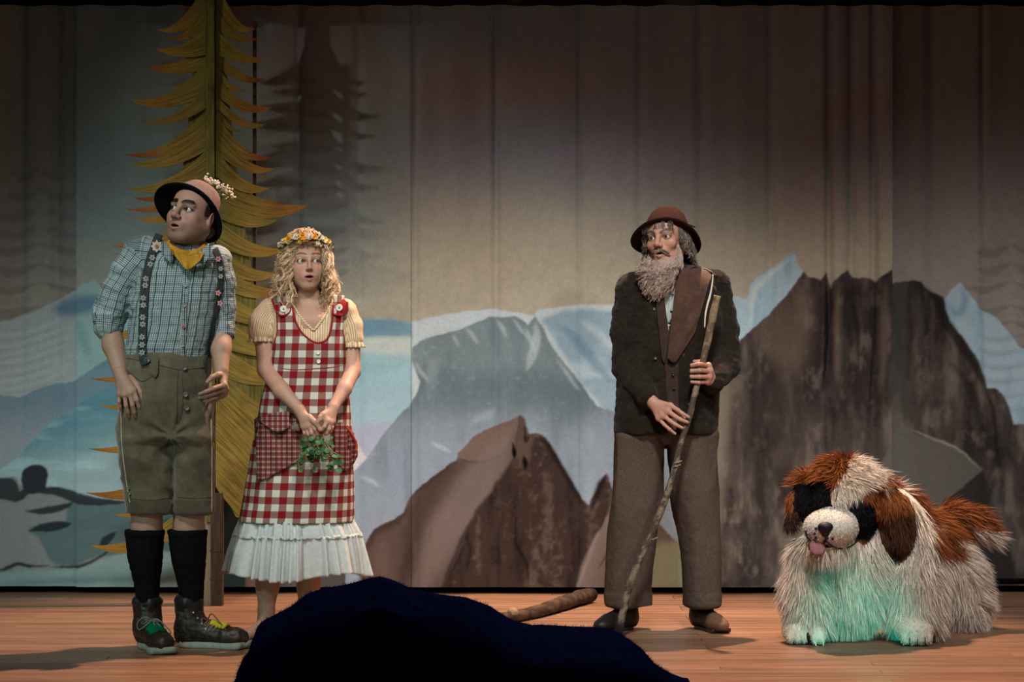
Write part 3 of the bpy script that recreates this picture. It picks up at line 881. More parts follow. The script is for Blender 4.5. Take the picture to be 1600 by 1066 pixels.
BL = [((245, 46), -30, 30, 12, OC), ((262, 59), 10, 48, 10, RD * .6 + OL * .4), ((293, 58), 34, 58, 4, OL), ((244, 77), 46, 86, 16, OC), ((228, 103), 72, 108, 18, RD * .7 + OC * .3), ((261, 136), 96, 124, 10, OL),
      ((202, 156), 112, 150, 22, OC * .7 + OL * .3), ((219, 190), 140, 170, 14, OL), ((267, 211), 166, 190, 8, OL), ((194, 241), 176, 218, 14, RD), ((199, 254), 196, 236, 20, OL * 1.1), ((196, 294), 236, 284, 18, OL * 1.1),
      ((208, 309), 268, 300, 14, RD), ((195, 326), 282, 318, 12, RD), ((212, 341), 300, 340, 14, OC), ((172, 383), 322, 374, 16, RD * .5 + OC * .5), ((151, 443), 380, 436, 20, OC), ((150, 520), 450, 512, 20, OC), ((139, 591), 520, 582, 16, OC * .8 + RD * .2),
      ((155, 634), 570, 628, 16, OC), ((136, 701), 630, 694, 16, OC * .8 + RD * .2), ((134, 770), 690, 762, 22, RD * .5 + OC * .5), ((176, 803), 730, 784, 16, OC), ((142, 852), 760, 812, 30, OC)]
BR = [((398, 45), -35, 24, 14, OC), ((402, 61), 14, 46, 12, RD * .6 + OC * .4), ((417, 92), 44, 84, 14, OC), ((416, 123), 76, 104, 14, RD), ((385, 141), 98, 124, 8, OL), ((426, 167), 122, 150, 20, OC * .6 + RD * .4), ((416, 194), 148, 168, 18, OL * 1.1), ((376, 203), 160, 184, 8, OL),
      ((427, 246), 178, 222, 14, RD), ((430, 263), 200, 238, 20, OC), ((424, 293), 232, 276, 20, OC * .6 + OL * .4), ((440, 314), 262, 304, 18, RD * .7 + OC * .3), ((483, 320), 270, 322, 34, OC * .8 + RD * .2), ((436, 343), 304, 338, 22, OL), ((448, 388), 340, 380, 26, OC),
      ((436, 425), 376, 412, 28, OC * .7 + OL * .3), ((452, 452), 408, 444, 26, RD * .6 + OC * .4), ((445, 492), 440, 488, 26, OL), ((462, 540), 480, 536, 28, OC), ((450, 585), 524, 580, 30, OL), ((456, 640), 566, 632, 32, OC * .8 + RD * .2), ((448, 690), 606, 690, 36, OL)]
for k, (tip, a, b_, sg, tc) in enumerate(BL): bough(-1, tip, a, b_, sg, tc, k)
for k, (tip, a, b_, sg, tc) in enumerate(BR): bough(1, tip, a, b_, sg, tc, k + 1)
# great hanging bough, low on the right
gp = crom([(338, 600), (372, 625), (420, 660), (436, 690), (420, 740), (398, 780), (374, 808), (362, 792), (346, 772), (338, 760)], 6)
gp = np.array([P(a, b, YT)[[0, 2]] for a, b in gp])
V, Fs = prism(gp, YT - .0285, YT - .0205)
mk('bough', V, Fs, M_TREE, tree, smooth=False, col=np.tile(OL * .6 + OC * .4, (len(V), 1)), puv=np.column_stack([V[:, 0] * .7 - V[:, 2] * .7, V[:, 0] * .7 + V[:, 2] * .7, 0 * V[:, 0]]))
# solid board behind the boughs
for sd, prof in ((-1, [(-60, 12), (40, 20), (120, 30), (210, 38), (300, 50), (420, 70), (560, 85), (700, 85), (790, 60), (830, 20)]), (1, [(-60, 12), (60, 18), (120, 24), (220, 34), (330, 48), (420, 62), (520, 78), (640, 84), (720, 60), (775, 24)])):
    q = [(330, prof[0][0])] + [(330 + sd * w, yy) for yy, w in prof] + [(330, prof[-1][0])]
    q = np.array([P(a, b, YT)[[0, 2]] for a, b in q])
    if sd < 0: q = q[::-1]
    V, Fs = prism(q, YT + .006, YT + .018)
    mk('backing_board', V, Fs, M_TREE, tree, smooth=False, col=np.tile(OL * .85, (len(V), 1)), puv=np.column_stack([V[:, 2], V[:, 0], 0 * V[:, 0]]))
def pbox(x0, x1, y0, y1, Yf, Yb):
    a = P(x0, y1, YT); b = P(x1, y0, YT)
    return boxv((a[0], Yf, max(a[2], 0.0)), (b[0], Yb, b[2]))
V, Q = pbox(323.5, 336.5, -70, 815, YT - .045, YT + .01)
mk('trunk_strip', V, Q, M_TREE, tree, smooth=False, col=np.tile(GR * .95, (8, 1)), puv=V[:, [2, 0, 1]])
V, Q = pbox(318, 331, 770, 950, YT - .03, YT + .03); mk('support_post', V, Q, M_WOOD_L, tree, smooth=False, label='pale lumber post')
V, Q = pbox(331, 349, 770, 950, YT - .05, YT + .02); mk('support_post', V, Q, M_WOOD_D, tree, smooth=False, label='dark lumber post')
for yy in (858, 902):
    V, Q = pbox(330, 350, yy, yy + 3, YT - .053, YT - .045); mk('strap_hinge', V, Q, M_WOOD_D, tree, smooth=False)
# slim upright brace behind the right boughs
V, Q = pbox(393, 398, 30, 720, YT + .05, YT + .08); mk('back_brace', V, Q, M_WOOD_D, tree, smooth=False)
V, Q = pbox(330, 398, 700, 706, YT + .03, YT + .08); mk('back_brace', V, Q, M_WOOD_D, tree, smooth=False)

# ------------------------------------------------------------------ branch lying on the floor
M_BARK = mat_vcol('brown_bark', .8, .2, 40, .5, .6, (3, 3, 3), .004)
def rough_stick(pts, rad, seed, ns=14, sub=8, amp=.12):
    p = crom(pts, sub); t = np.linspace(0, 1, len(p)); r = np.interp(t, np.linspace(0, 1, len(rad)), rad)
    V, Fs = tube(p, r, ns)
    c = np.repeat(p, ns, 0); c = np.vstack([c, p[0], p[-1]])
    n = fbm(V * 28, seed, 3) + .6 * vnoise(V * (90, 90, 60), seed + 3)
    V = c + (V - c) * (1 + amp * n)[:, None]
    return V, Fs, n, np.concatenate([np.repeat(t, ns), [0, 1]])
b0 = P(772, 966, .0); b1 = P(840, 955, .35); b2 = P(924, 932, 1.1)
pts = [(-.10, .16, .028), (.0, .27, .028), (.12, .47, .030), (.22, .72, .034), (.32, .98, .036), (.385, 1.12, .036)]
V, Fs, n, t = rough_stick(pts, [.022, .026, .028, .033, .036, .034], 5)
cc = np.where(n[:, None] > .1, (.11, .07, .043), (.055, .033, .022)); cc = np.where(t[:, None] > .93, (.022, .016, .014), cc)
branch = empty('fallen_branch', (.12, .5, 0), 'short brown barked branch lying on the floor between mound and old man', 'branch')
mk('stem', V, Fs, M_BARK, branch, col=cc)
kp = np.array((.0, .255, .05)); V, Fs = lathe([(.0, .012), (.016, .012), (.02, .004), (.024, -.02)], kp, (-.25, -.9, .3), ns=14)
mk('cut_knot', V, Fs, mat_plain('cut_wood', (.32, .21, .12), .7), branch, label='pale sawn knot end')

# ------------------------------------------------------------------ dark navy mound at the front of the stage
top = [(368, 1066), (374, 1050), (378, 1030), (396, 1012), (400, 990), (404, 975), (430, 962), (452, 950), (478, 930), (500, 922), (545, 914), (572, 906), (592, 903), (612, 908), (640, 921), (680, 931), (728, 937), (765, 950), (782, 962), (800, 973), (830, 981), (880, 983), (930, 985), (962, 990), (985, 1003), (1005, 1018), (1024, 1040), (1048, 1056), (1070, 1064), (1090, 1075)]
YM = -1.55
tp = np.array([P(a, b, YM - .02)[[0, 2]] for a, b in top])
xs = np.linspace(tp[0, 0] - .004, tp[-1, 0] - .03, 300)
hz = np.interp(xs, tp[:, 0], tp[:, 1], left=0.0, right=0.0)
hz = np.maximum(hz, 0) ; hz[0] = hz[-1] = 0
for _ in range(2): hz[1:-1] = .25 * hz[:-2] + .5 * hz[1:-1] + .25 * hz[2:]
nv = 61
ph = np.linspace(0, np.pi, nv)
gx, gp_ = np.meshgrid(xs, ph)
H = np.tile(hz, (nv, 1)); dep = np.minimum(.40 + .10 * np.sin(gx * 3), .06 + 2.2 * H)
Vm = np.column_stack([gx.ravel(), (YM + dep * np.cos(gp_)).ravel(), (H * np.sin(gp_) ** .55).ravel()])
nn = fbm(Vm * (5, 5, 5), 7, 3) * np.sin(gp_).ravel()
Vm[:, 1] += .05 * nn; Vm[:, 2] = np.maximum(Vm[:, 2] * (1 - .16 * np.abs(fbm(Vm * (4, 7, 0), 3, 2)) * (np.abs(gp_.ravel() - np.pi / 2) > .25)), 0)
Qm = grid_faces(len(xs), nv)
M_NAVY = mat_vcol('navy_plush', .98, .0, 25, .3, .2)
mound = empty('covered_mound', (.0, YM, 0), 'low dark navy fuzzy cloth mound in the foreground at the front of the stage', 'cloth mound')
mk('cloth', Vm, Qm, M_NAVY, mound, col=np.tile((.0012, .0024, .016), (len(Vm), 1)))
# fuzz on its surface
rf = np.random.RandomState(11); q = rf.randint(0, len(Qm), 16000)
c = Vm[Qm[q]]; wgt = rf.dirichlet((1, 1, 1, 1), len(q)); root = (c * wgt[..., None]).sum(1)
nrm_ = norm(np.cross(c[:, 2] - c[:, 0], c[:, 3] - c[:, 1])); nrm_ *= np.where(nrm_[:, 2:3] < 0, -1, 1)
d = norm(nrm_ + .9 * rf.randn(len(q), 3)); L = (.006 + .012 * rf.rand(len(q)))[:, None]
sd = norm(np.cross(d, rf.randn(len(q), 3))) * .0007
ok = root[:, 2] > .02
V = np.stack([root - sd, root + sd, root + d * L], 1)[ok].reshape(-1, 3)
mk('fuzz', V, np.arange(len(V)).reshape(-1, 3), M_NAVY, mound, col=np.tile((.0016, .0036, .024), (len(V), 1)), kind='stuff')

# =================================================================== PEOPLE: shared builders
from mathutils.bvhtree import BVHTree
class Surf:
    """finds the front of a built surface, so that straps, buttons and pockets lie on it"""
    def __init__(s, V, Q): s.t = BVHTree.FromPolygons([tuple(v) for v in V], [tuple(int(i) for i in q) for q in Q])
    def y(s, x, z, default=None):
        h = s.t.ray_cast(Vector((x, -5, z)), Vector((0, 1, 0)))
        return h[0][1] if h[0] is not None else default
    def at(s, px, py, Y0, off=.0):
        """point on the surface seen at pixel px,py (surface near depth Y0)"""
        Y = Y0
        for _ in range(3):
            p = P(px, py, Y); y = s.y(p[0], p[2], None)
            if y is None: break
            Y = y
        return P(px, py, Y - off)
def polyd(V, pts, rad):
    """distance of points to a chain, and (along, angle*r) coordinates"""
    best = np.full(len(V), 1e9); uv = np.zeros((len(V), 3)); L0 = 0.
    pts = np.asarray(pts)
    for i in range(len(pts) - 1):
        a, b = pts[i], pts[i + 1]; ba = b - a; L = np.linalg.norm(ba)
        h = np.clip(((V - a) @ ba) / (L * L), 0, 1)
        q = V - a - h[:, None] * ba
        d = np.linalg.norm(q, axis=1) - (rad[i] + (rad[i + 1] - rad[i]) * h)
        t = ba / L; u = norm(np.cross(t, (0, 1, 0))); w = np.cross(t, u)
        th = np.arctan2(q @ u, -(q @ w)) if (np.cross(t, u))[1] > 0 else np.arctan2(q @ u, q @ w)
        m = d < best
        best[m] = d[m]
        r = (rad[i] + rad[i + 1]) / 2
        uv[m] = np.column_stack([th * r, L0 + h * L, 0 * h])[m]
        L0 += L
    return best, uv
def add_head(f, R, c, sc, mouth=.0035, wide=1.0, fem=False, gaunt=0., full=0.):
    f.frame(R, c, sc)
    if full:
        for s in (-1, 1):
            f.ell((s * (.042 + .003 * full), -.016, -.046), (.015 + .006 * full, .044, .036 + .004 * full), .03); f.ell((s * .028, -.050, -.064), (.017 + .0045 * full, .024, .022 + .003 * full), .03)
    f.ell((0, .022, .040), (.074, .094, .078), .01)
    f.ell((0, -.018, .030), (.066, .066, .062), .03)
    f.ell((0, -.024, -.035), (.058 - .006 * gaunt - .002 * fem, .062, .080), .03)
    f.ell((0, -.064, -.100), (.026 if not fem else .021, .022, .018), .03)
    for s in (-1, 1):
        f.cap((s * (.055 - .007 * fem), .015, -.050), (s * (.020 - .006 * fem), -.058, -.098), .019 if not fem else .010, .016 if not fem else .012, .03)
        f.ell((s * (.040 - .002 * fem), -.058, -.026 - .006 * fem), (.024, .020 + .003 * fem, .022 + .003 * fem), .018)
        f.cap((s * .010, -.086 + .006 * fem, .020), (s * .044, -.072 + .005 * fem, .020), .010 if not fem else .005, .009 if not fem else .004, .014)
        f.ell((s * .032, -.094, .000), (.019, .016, .012), .012, -1)
        f.ell((s * .032, -.070, .000), (.0158, .0158, .0158), .005)
        f.ell((s * .032, -.088, .0), (.0142, .020, .0072 * wide), .002, -1)
        f.ell((s * .076, .014, -.012), (.009, .018, .031), .008, 1, rot(s * 22, 0, s * 8))
        f.ell((s * .086, .010, -.006), (.006, .010, .018), .004, -1)
    f.cap((0, -.086, .014), (0, -.110, -.030), .0075 if not fem else .0050, .0118 if not fem else .0084, .012)
    for s in (-1, 1):
        f.ell((s * (.012 - .003 * fem), -.099, -.035), (.0085 - .0018 * fem, .011, .0085 - .002 * fem), .007)
        f.ell((s * .0065, -.106, -.043), (.0038, .006, .003), .003, -1)
    f.ell((0, -.080, -.064), (.030, .018, .022), .016)
    for s in (-1, 1):
        f.cap((0, -.0965, -.0585 - 0 * s), (s * .022, -.083, -.0645), .0056, .003, .005)
        f.cap((0, -.0945, -.0735 - mouth), (s * .021, -.083, -.0665), .0066, .003, .005)
    f.ell((0, -.100, -.0655 - mouth * .5), (.018, .022, mouth), .002, -1)
    f.frame()
def face_col(V, R, c, sc, base, lips, brow, browh=.0, browt=.0045, stubble=0., mouth=.0035, mask_r=.2, lash=.55, frown=0.):
    """colour of skin at points, painted in head coordinates"""
    L = (V - c) @ R / sc
    x, y, z = L.T
    ax = np.abs(x)
    C = np.tile(np.asarray(base, float), (len(V), 1))
    fr = (y < -.045) & (np.linalg.norm(L, axis=1) < mask_r)
    def mixm(m, col, a=1.):
        w = (np.clip(m, 0, 1) * a * fr)[:, None]; C[:] = C * (1 - w) + np.asarray(col) * w
    ch = np.exp(-((ax - .042) / .018) ** 2 - ((z + .032) / .018) ** 2); mixm(ch, np.asarray(base) * (1.08, .80, .76), .55)
    mixm(np.exp(-(x / .014) ** 2 - ((z + .034) / .012) ** 2), np.asarray(base) * (1.05, .82, .78), .5)
    if stubble:
        w = (sstep(-.040, -.060, z) * sstep(.05, .0, y) * (np.linalg.norm(L, axis=1) < .16) * stubble)[:, None]
        C[:] = C * (1 - w) + np.asarray(base) * (.42, .44, .44) * w
    e = np.sqrt(((ax - .032) / .0150) ** 2 + (z / .0078) ** 2)
    mixm(sstep(1.75, 1.15, e), np.asarray(base) * (.62, .52, .48), .6)
    mixm(sstep(1.42, 1.12, e) * (z > -.002), np.array((.02, .014, .012)), lash)
    mixm(sstep(1.30, 1.05, e) * (z <= -.002), np.array((.06, .035, .03)), lash * .6)
    zc = .0235 + browh + .006 * np.sin(np.clip((ax - .008) / .05, 0, 1) * np.pi) - .05 * np.clip(ax - .04, 0, 1) - frown * np.clip(1 - ax / .034, 0, 1)
    t = browt * sstep(.006, .014, ax) * sstep(.056, .045, ax)
    mixm(sstep(t + .0016, t - .0008, np.abs(z - zc)) * (t > .0006), brow, 1.)
    lw = np.clip(1 - (ax / .026) ** 2, 0, 1)
    mixm(sstep(.0145, .0105, np.abs(z + .0655 + mouth * .5) / (lw + 1e-6)) * (lw > 0) * (y < -.07), lips, .9)
    lm = np.clip(1 - (ax / .021) ** 2, 0, 1)
    mixm(sstep(mouth * 1.25, mouth * .8, np.abs(z + .0655 + mouth * .5) / (lm + 1e-6)) * (lm > 0), (.05, .015, .015), .95)
    mixm(np.exp(-((ax - .0065) / .003) ** 2 - ((z + .0425) / .0022) ** 2) * (y < -.09), (.06, .03, .025), .9)
    return C
M_EYE = mat_vcol('eye', .15, .5, 10, .02, 0)
def add_eyes(parent, R, c, sc, gaze, iris):
    """gaze: direction in world space"""
    for s in (-1, 1):
        o = R @ (np.array((s * .032, -.0708, 0.0)) * sc) + c
        g = norm(gaze); r = .0140 * sc
        V, Q = lathe([(max(r * math.sin(a), 1e-5), r * math.cos(a)) for a in np.linspace(0, np.pi, 25)], o, g, (0, 0, 1) if abs(g[2]) < .9 else (1, 0, 0), 24)
        an = np.repeat(np.linspace(0, np.pi, 25), 24)
        C = np.tile((.56, .53, .50), (len(V), 1)); C[an < .58] = np.asarray(iris) * .5; C[an < .50] = iris; C[an < .24] = (.004, .004, .004)
        mk('eye', V, Q, M_EYE, parent, col=C)
def under_hat(V, hc, hn, r0=.088, r1=.066, hmax=.098):
    """keeps the skull inside the crown of a hat"""
    h = (V - hc) @ hn; q = V - hc - h[:, None] * hn; r = np.linalg.norm(q, axis=1)
    near = (r < .16) & (h > .002) & (h < .25)
    hh = np.minimum(h, hmax); lim = np.interp(hh, [0, .045, hmax], [r0 + .004, r0, r1])
    rr = np.minimum(r, lim)
    W = hc + hh[:, None] * hn + q * (rr / np.maximum(r, 1e-6))[:, None]
    return np.where(near[:, None], W, V)
def add_hand(f, wrist, wr, fingers, thumb, sc=1., k=.012):
    """wrist point, wrist radius, four fingers as joint lists from knuckle to tip, thumb from its root"""
    wrist = np.asarray(wrist); kn = [np.asarray(q[0]) for q in fingers]
    for q in kn: f.cap(wrist, q, wr * .72, .0115 * sc, k)
    for a, b in zip(kn[:-1], kn[1:]): f.cap(a, b, .0108 * sc, .0108 * sc, k)
    for q, s in zip(fingers, (1.0, 1.04, .98, .86)):
        r = np.array([.0105, .0094, .0086, .0070])[:len(q)] * s * sc
        f.chain(q, r, .0035)
    r = np.array([.0160, .0125, .0110, .0082])[-len(thumb):] * sc
    f.chain(thumb, r, .005)
M_SKIN = mat_vcol('skin', .55, .35, 120, .10, .12, bdist=.0008, sub=.04)
def strands(paths, rads, cols, ns=5):
    """many tubes in one mesh; paths (n,k,3)"""
    mb = MB()
    for p, r, c in zip(paths, rads, cols):
        V, Fs = tube(p, r, ns); mb.add(V, Fs, c)
    return mb
def fast_strands(Pth, R, C, ns=4):
    """vectorised tubes: Pth (n,k,3), R (k,) or (n,k), C (n,3)"""
    n, k, _ = Pth.shape
    T = norm(np.gradient(Pth, axis=1)); ref = np.array([.13, .96, .2]); U = norm(np.cross(T, ref)); W = np.cross(T, U)
    R = np.broadcast_to(R, (n, k)); a = np.linspace(0, 2 * np.pi, ns, endpoint=False)
    V = Pth[:, :, None, :] + R[..., None, None] * (np.cos(a)[:, None] * U[:, :, None, :] + np.sin(a)[:, None] * W[:, :, None, :])
    g = grid_faces(ns, k, True)
    Q = (g[None] + (np.arange(n) * ns * k)[:, None, None]).reshape(-1, 4)
    return V.reshape(-1, 3), Q, np.repeat(C, ns * k, 0)
def clump(paths, m, spread, r, col, rs_, k=None):
    """split each lock into m fine strands"""
    n, k, _ = paths.shape; t = np.linspace(0, 1, k)
    w = (.35 + .65 * np.sin(np.pi * np.clip(t * 1.1, 0, 1)))[None, None, :, None]
    P2 = paths[:, None] + spread * rs_.randn(n, m, 1, 3) * w
    jit = rs_.randn(n, m, k, 3) * spread * .05
    P2 = (P2 + jit).reshape(n * m, k, 3)
    R = r * (.7 + .6 * rs_.rand(n * m, 1)) * (1 - .7 * t ** 2)[None]
    C = np.repeat(col, m, 0) * (.72 + .56 * rs_.rand(n * m, 1))
    return fast_strands(P2, R, C, 3)
def button(name, c, nrm_, r, mat, parent, h=.005, holes=None):
    V, Q = lathe([(1e-4, h * .7), (r * .55, h * .7), (r * .75, h), (r * .95, h * .9), (r, h * .4), (r * .9, -h * .4), (1e-4, -h * .4)], c, nrm_, (1, 0, .01), 20)
    o = mk(name, V, Q, mat, parent)
    return o
def ribbon(surf, path, w, Y0, off=.008, th=.003, n=6):
    """strap lying on a surface; path of pixels, width in px"""
    p = crom(path, n); t = norm(np.gradient(p, axis=0)); nr = np.column_stack([-t[:, 1], t[:, 0]])
    w = np.broadcast_to(np.interp(np.linspace(0, 1, len(p)), np.linspace(0, 1, len(np.atleast_1d(w))), np.atleast_1d(w)), (len(p),))
    rows = []
    for s in np.linspace(-.5, .5, 5):
        rows.append([surf.at(*(q + v * s * ww), Y0, off) for q, v, ww in zip(p, nr, w)])
    A = np.array(rows)                      # 5,n,3
    for _ in range(3): A[:, 1:-1, 1] = .25 * A[:, :-2, 1] + .5 * A[:, 1:-1, 1] + .25 * A[:, 2:, 1]
    A[:, :, 1] = np.minimum(A[:, :, 1], A[:, :, 1].mean(0)[None] + .01)
    B = A + (0, th, 0)
    m = A.shape[1]
    V = np.vstack([A.reshape(-1, 3), B.reshape(-1, 3)]); g = grid_faces(m, 5); k = 5 * m
    ring = np.array(list(range(m)) + [r * m + m - 1 for r in range(1, 5)] + [4 * m + i for i in range(m - 2, -1, -1)] + [r * m for r in range(3, 0, -1)]); nx = np.roll(ring, -1)
    return V, np.vstack([g, g[:, ::-1] + k, np.stack([ring, ring + k, nx + k, nx], -1)]), p
def patch(surf, top, bot, nu, nv, Y0, off=.008, th=.003, ripple=None):
    """cloth patch between two pixel polylines, lying on a surface"""
    a = crom(top, 8); b = crom(bot, 8)
    ra = np.linspace(0, len(a) - 1, nu); rb = np.linspace(0, len(b) - 1, nu)
    a = np.stack([np.interp(ra, np.arange(len(a)), a[:, i]) for i in (0, 1)], -1); b = np.stack([np.interp(rb, np.arange(len(b)), b[:, i]) for i in (0, 1)], -1)
    V = []; uv = []
    for j in range(nv):
        t = j / (nv - 1.); q = a * (1 - t) + b * t
        for i, (x, y) in enumerate(q):
            o = off + (ripple(i / (nu - 1.), t) if ripple else 0)
            V.append(surf.at(x, y, Y0, o) if surf is not None else P(x, y, Y0 - o)); uv.append((x, y))
    V = np.array(V); G = V.reshape(nv, nu, 3)
    for _ in range(2):
        G[1:-1, 1:-1, 1] = .5 * G[1:-1, 1:-1, 1] + .125 * (G[:-2, 1:-1, 1] + G[2:, 1:-1, 1] + G[1:-1, :-2, 1] + G[1:-1, 2:, 1])
    V = G.reshape(-1, 3)
    W = V + (0, th, 0); k = nu * nv; g = grid_faces(nu, nv)
    ring = np.array(list(range(nu)) + [r * nu + nu - 1 for r in range(1, nv)] + [(nv - 1) * nu + i for i in range(nu - 2, -1, -1)] + [r * nu for r in range(nv - 2, 0, -1)]); nx = np.roll(ring, -1)
    Q = np.vstack([g, g[:, ::-1] + k, np.stack([ring, ring + k, nx + k, nx], -1)])
    uv = np.array(uv) / 367.
    return np.vstack([V, W]), Q, np.column_stack([np.tile(uv, (2, 1)) * (1, -1), np.zeros(2 * k)])
def shoe_sole(R, o, L, w, th, mat, parent, z0=0.0, name='sole', heel=0.):
    out = crom([(0, .045), (.55 * w, .03), (.62 * w, -.02), (.5 * w, -.40 * L), (.92 * w, -.66 * L), (.80 * w, -.84 * L), (.2 * w, -L + .045), (-.35 * w, -.95 * L + .045), (-.80 * w, -.78 * L), (-.82 * w, -.6 * L), (-.55 * w, -.35 * L), (-.64 * w, -.02), (-.55 * w, .03)], 5, True)
    n = len(out); rows = []
    for z, g in ((z0, .96), (z0 + th * .3, 1.0), (z0 + th, .99)):
        rows.append(np.column_stack([out[:, 0] * g, out[:, 1] * g, np.full(n, z) + (.012 * sstep(-.7 * L, -L, out[:, 1]) if z0 == 0 else 0)]))
    V = np.vstack(rows + [np.array([[0, -.4 * L, z0]]), np.array([[0, -.4 * L, z0 + th]])])
    Q = grid_faces(n, 3, True); i = np.arange(n); j = (i + 1) % n
    T = np.vstack([np.stack([j, i, np.full(n, 3 * n)], -1), np.stack([2 * n + i, 2 * n + j, np.full(n, 3 * n + 1)], -1)])
    V = V @ R.T + o
    return mk(name, V, [Q, T], mat, parent)

# =================================================================== YOUNG MAN in braces and leather shorts
YA = -.62
def pA(x, y, d=0.): return P(x, y, YA + d)
base = pA(262, 1010); base[2] = 0
manA = empty('person', base, 'young man in plaid shirt, leather shorts and dark hat, hunching and looking left', 'person')
R_, c_, s_ = rot(-27, 8, 8), pA(301, 335, .0), 1.10
HA = (R_, c_, s_)
f = Field()
add_head(f, R_, c_, s_, .0048, .95, full=1.6)
f.cap(c_ + R_ @ np.array((0, .02, -.06)), pA(290, 400, .05), .060, .066, .03)
f.chain([pA(290, 400, .04), pA(280, 440, .04), pA(268, 540, .02), pA(262, 640, .02)], [.07, .10, .09, .10], .04)
f.chain([pA(285, 405, .04), pA(232, 400, .02), pA(182, 457, .0), pA(171, 502, -.01), pA(177, 540, -.03), pA(187, 578, -.08)], [.05, .05, .045, .046, .042, .0315], .02)
f.chain([pA(285, 405, .04), pA(338, 412, .03), pA(345, 450, .03), pA(347, 515, .02), pA(345, 545, -.03), pA(346, 578, -.08)], [.05, .045, .04, .046, .040, .029], .02)
for (kx, ax, dz) in ((231, 229, 0), (297, 299, .03)):
    f.chain([pA(kx - 1, 690, dz), pA(kx - 1, 790, dz), pA(kx - 2, 826, dz), pA(kx - 1, 870, dz + .01), pA(ax, 940, dz)], [.08, .068, .062, .058, .04], .02)
# image-left hand: hangs down, back of the hand forward
H = lambda L, d=0.: [pA(x, y, z + d) for x, y, z in L]
add_hand(f, pA(188, 583, -0.125), .031,
         [H([(209, 610, -0.160), (214, 625, -0.170), (217, 635, -0.160), (218, 643, -0.145)]), H([(203, 615, -0.167), (207, 633, -0.175), (210, 644, -0.163), (212, 651, -0.145)]),
          H([(195, 617, -0.161), (197, 634, -0.167), (200, 644, -0.155), (202, 651, -0.140)]), H([(187, 616, -0.145), (186, 628, -0.150), (188, 636, -0.141), (190, 642, -0.130)])],
         H([(204, 592, -0.125), (214, 602, -0.135), (219, 613, -0.145), (223, 624, -0.145)]), 1.0)
# image-right hand: half closed in front of the hip
add_hand(f, pA(346, 580, -.08), .029,
         [H([(350, 602, -.125), (334, 607, -.155), (322, 612, -.15), (312, 616, -.13)]), H([(352, 608, -.105), (336, 614, -.135), (322, 619, -.13), (312, 622, -.11)]),
          H([(351, 614, -.085), (337, 621, -.115), (325, 625, -.11), (316, 628, -.095)]), H([(348, 618, -.065), (337, 626, -.09), (328, 629, -.085), (321, 631, -.07)])],
         H([(345, 586, -.10), (340, 586, -.13), (331, 590, -.145), (324, 597, -.15)]), 1.0)
def fb(lo_px, hi_px, d0, d1, vox):
    a = P(lo_px[0], hi_px[1], 0) ; D = YA - CY
    lo = np.array([(lo_px[0] - CX) * D / F, YA + d0, CH - (hi_px[1] - HY) * D / F]); hi = np.array([(hi_px[0] - CX) * D / F, YA + d1, CH - (lo_px[1] - HY) * D / F])
    return (lo, hi, vox)
V, Q = f.mesh(.010, fine=[fb((240, 270), (350, 402), -.17, .2, .0026), fb((160, 520), (232, 660), -.24, .04, .0031), fb((300, 520), (372, 640), -.22, .08, .0031)], smooth=1)
V = under_hat(V, pA(297, 331, .035), norm((.42, .62, .67)))
SK = np.array((.38, .228, .165))
C = face_col(V, *HA, SK, (.40, .16, .14), (.010, .008, .007), .000, .0084, .55, .0048, lash=.95)
# knees and forearms
C *= (1 + .08 * fbm(V * 30, 3, 2))[:, None]
mk('body', V, Q, M_SKIN, manA, col=C)
add_eyes(manA, *HA, R_ @ norm((-.42, -1, .12)), (.05, .035, .025))
# short dark hair round the back of the head
g = Field(); g.frame(*HA); g.ell((0, .018, .022), (.083, .090, .064), .01); g.ell((0, .06, -.03), (.068, .06, .05), .03); g.ell((0, -.085, -.02), (.10, .080, .14), .01, -1)
g.ell((.078, .0, -.03), (.02, .030, .034), .004, -1); g.frame()
V, Q = g.mesh(.004); V = wrinkle(V, Q, .003, (160, 160, 60), 3); V = under_hat(V, pA(297, 331, .035), norm((.42, .62, .67)), .090, .068)
mk('hair', V, Q, mat_plain('dark_hair', (.016, .011, .008), .5, .4, .5, 200, .4), manA)

# ---- shirt
LA = Loft([(384, 264, 318, .08, YA + .04), (396, 240, 338, .10, YA + .03), (415, 216, 350, .122, YA + .03), (450, 207, 350, .138, YA + .02), (490, 204, 344, .138, YA + .01), (525, 199, 337, .134, YA), (553, 194, 330, .134, YA), (566, 196, 327, .128, YA), (580, 200, 322, .12, YA)], 2.3)
SL = [pA(238, 400, .01), pA(222, 398, .01), pA(200, 426, .0), pA(182, 457, -.01), pA(173, 487, -.01), pA(170, 511, -.015)]; SLr = [.072, .072, .066, .063, .064, .055]
SR = [pA(318, 412, .03), pA(336, 410, .03), pA(345, 440, .03), pA(347, 480, .03), pA(347, 521, .015)]; SRr = [.065, .064, .056, .051, .046]
f = Field(); f.loft(LA, .01); f.chain(SL, SLr, .022); f.chain(SR, SRr, .022)
for cpt, rr in ((SL[-1], .058), (SR[-1], .049)):   # rolled cuffs
    f.cap(cpt + (0, 0, .022), cpt + (0, 0, -.002), rr, rr, .004)
V, Q = f.mesh(.0062, smooth=1)
mm = 1 + .8 * np.exp(-((V[:, 2] - SL[4][2]) / .05) ** 2) * (V[:, 0] < SL[2][0] + .06)
V = wrinkle(V, Q, .0042, (9, 9, 15), 5, mm); V = wrinkle(V, Q, .0025, (30, 30, 55), 9, mm)
SURF_A = Surf(V, Q)
dT = np.full(len(V), 1.); uvT = LA.uv(V)
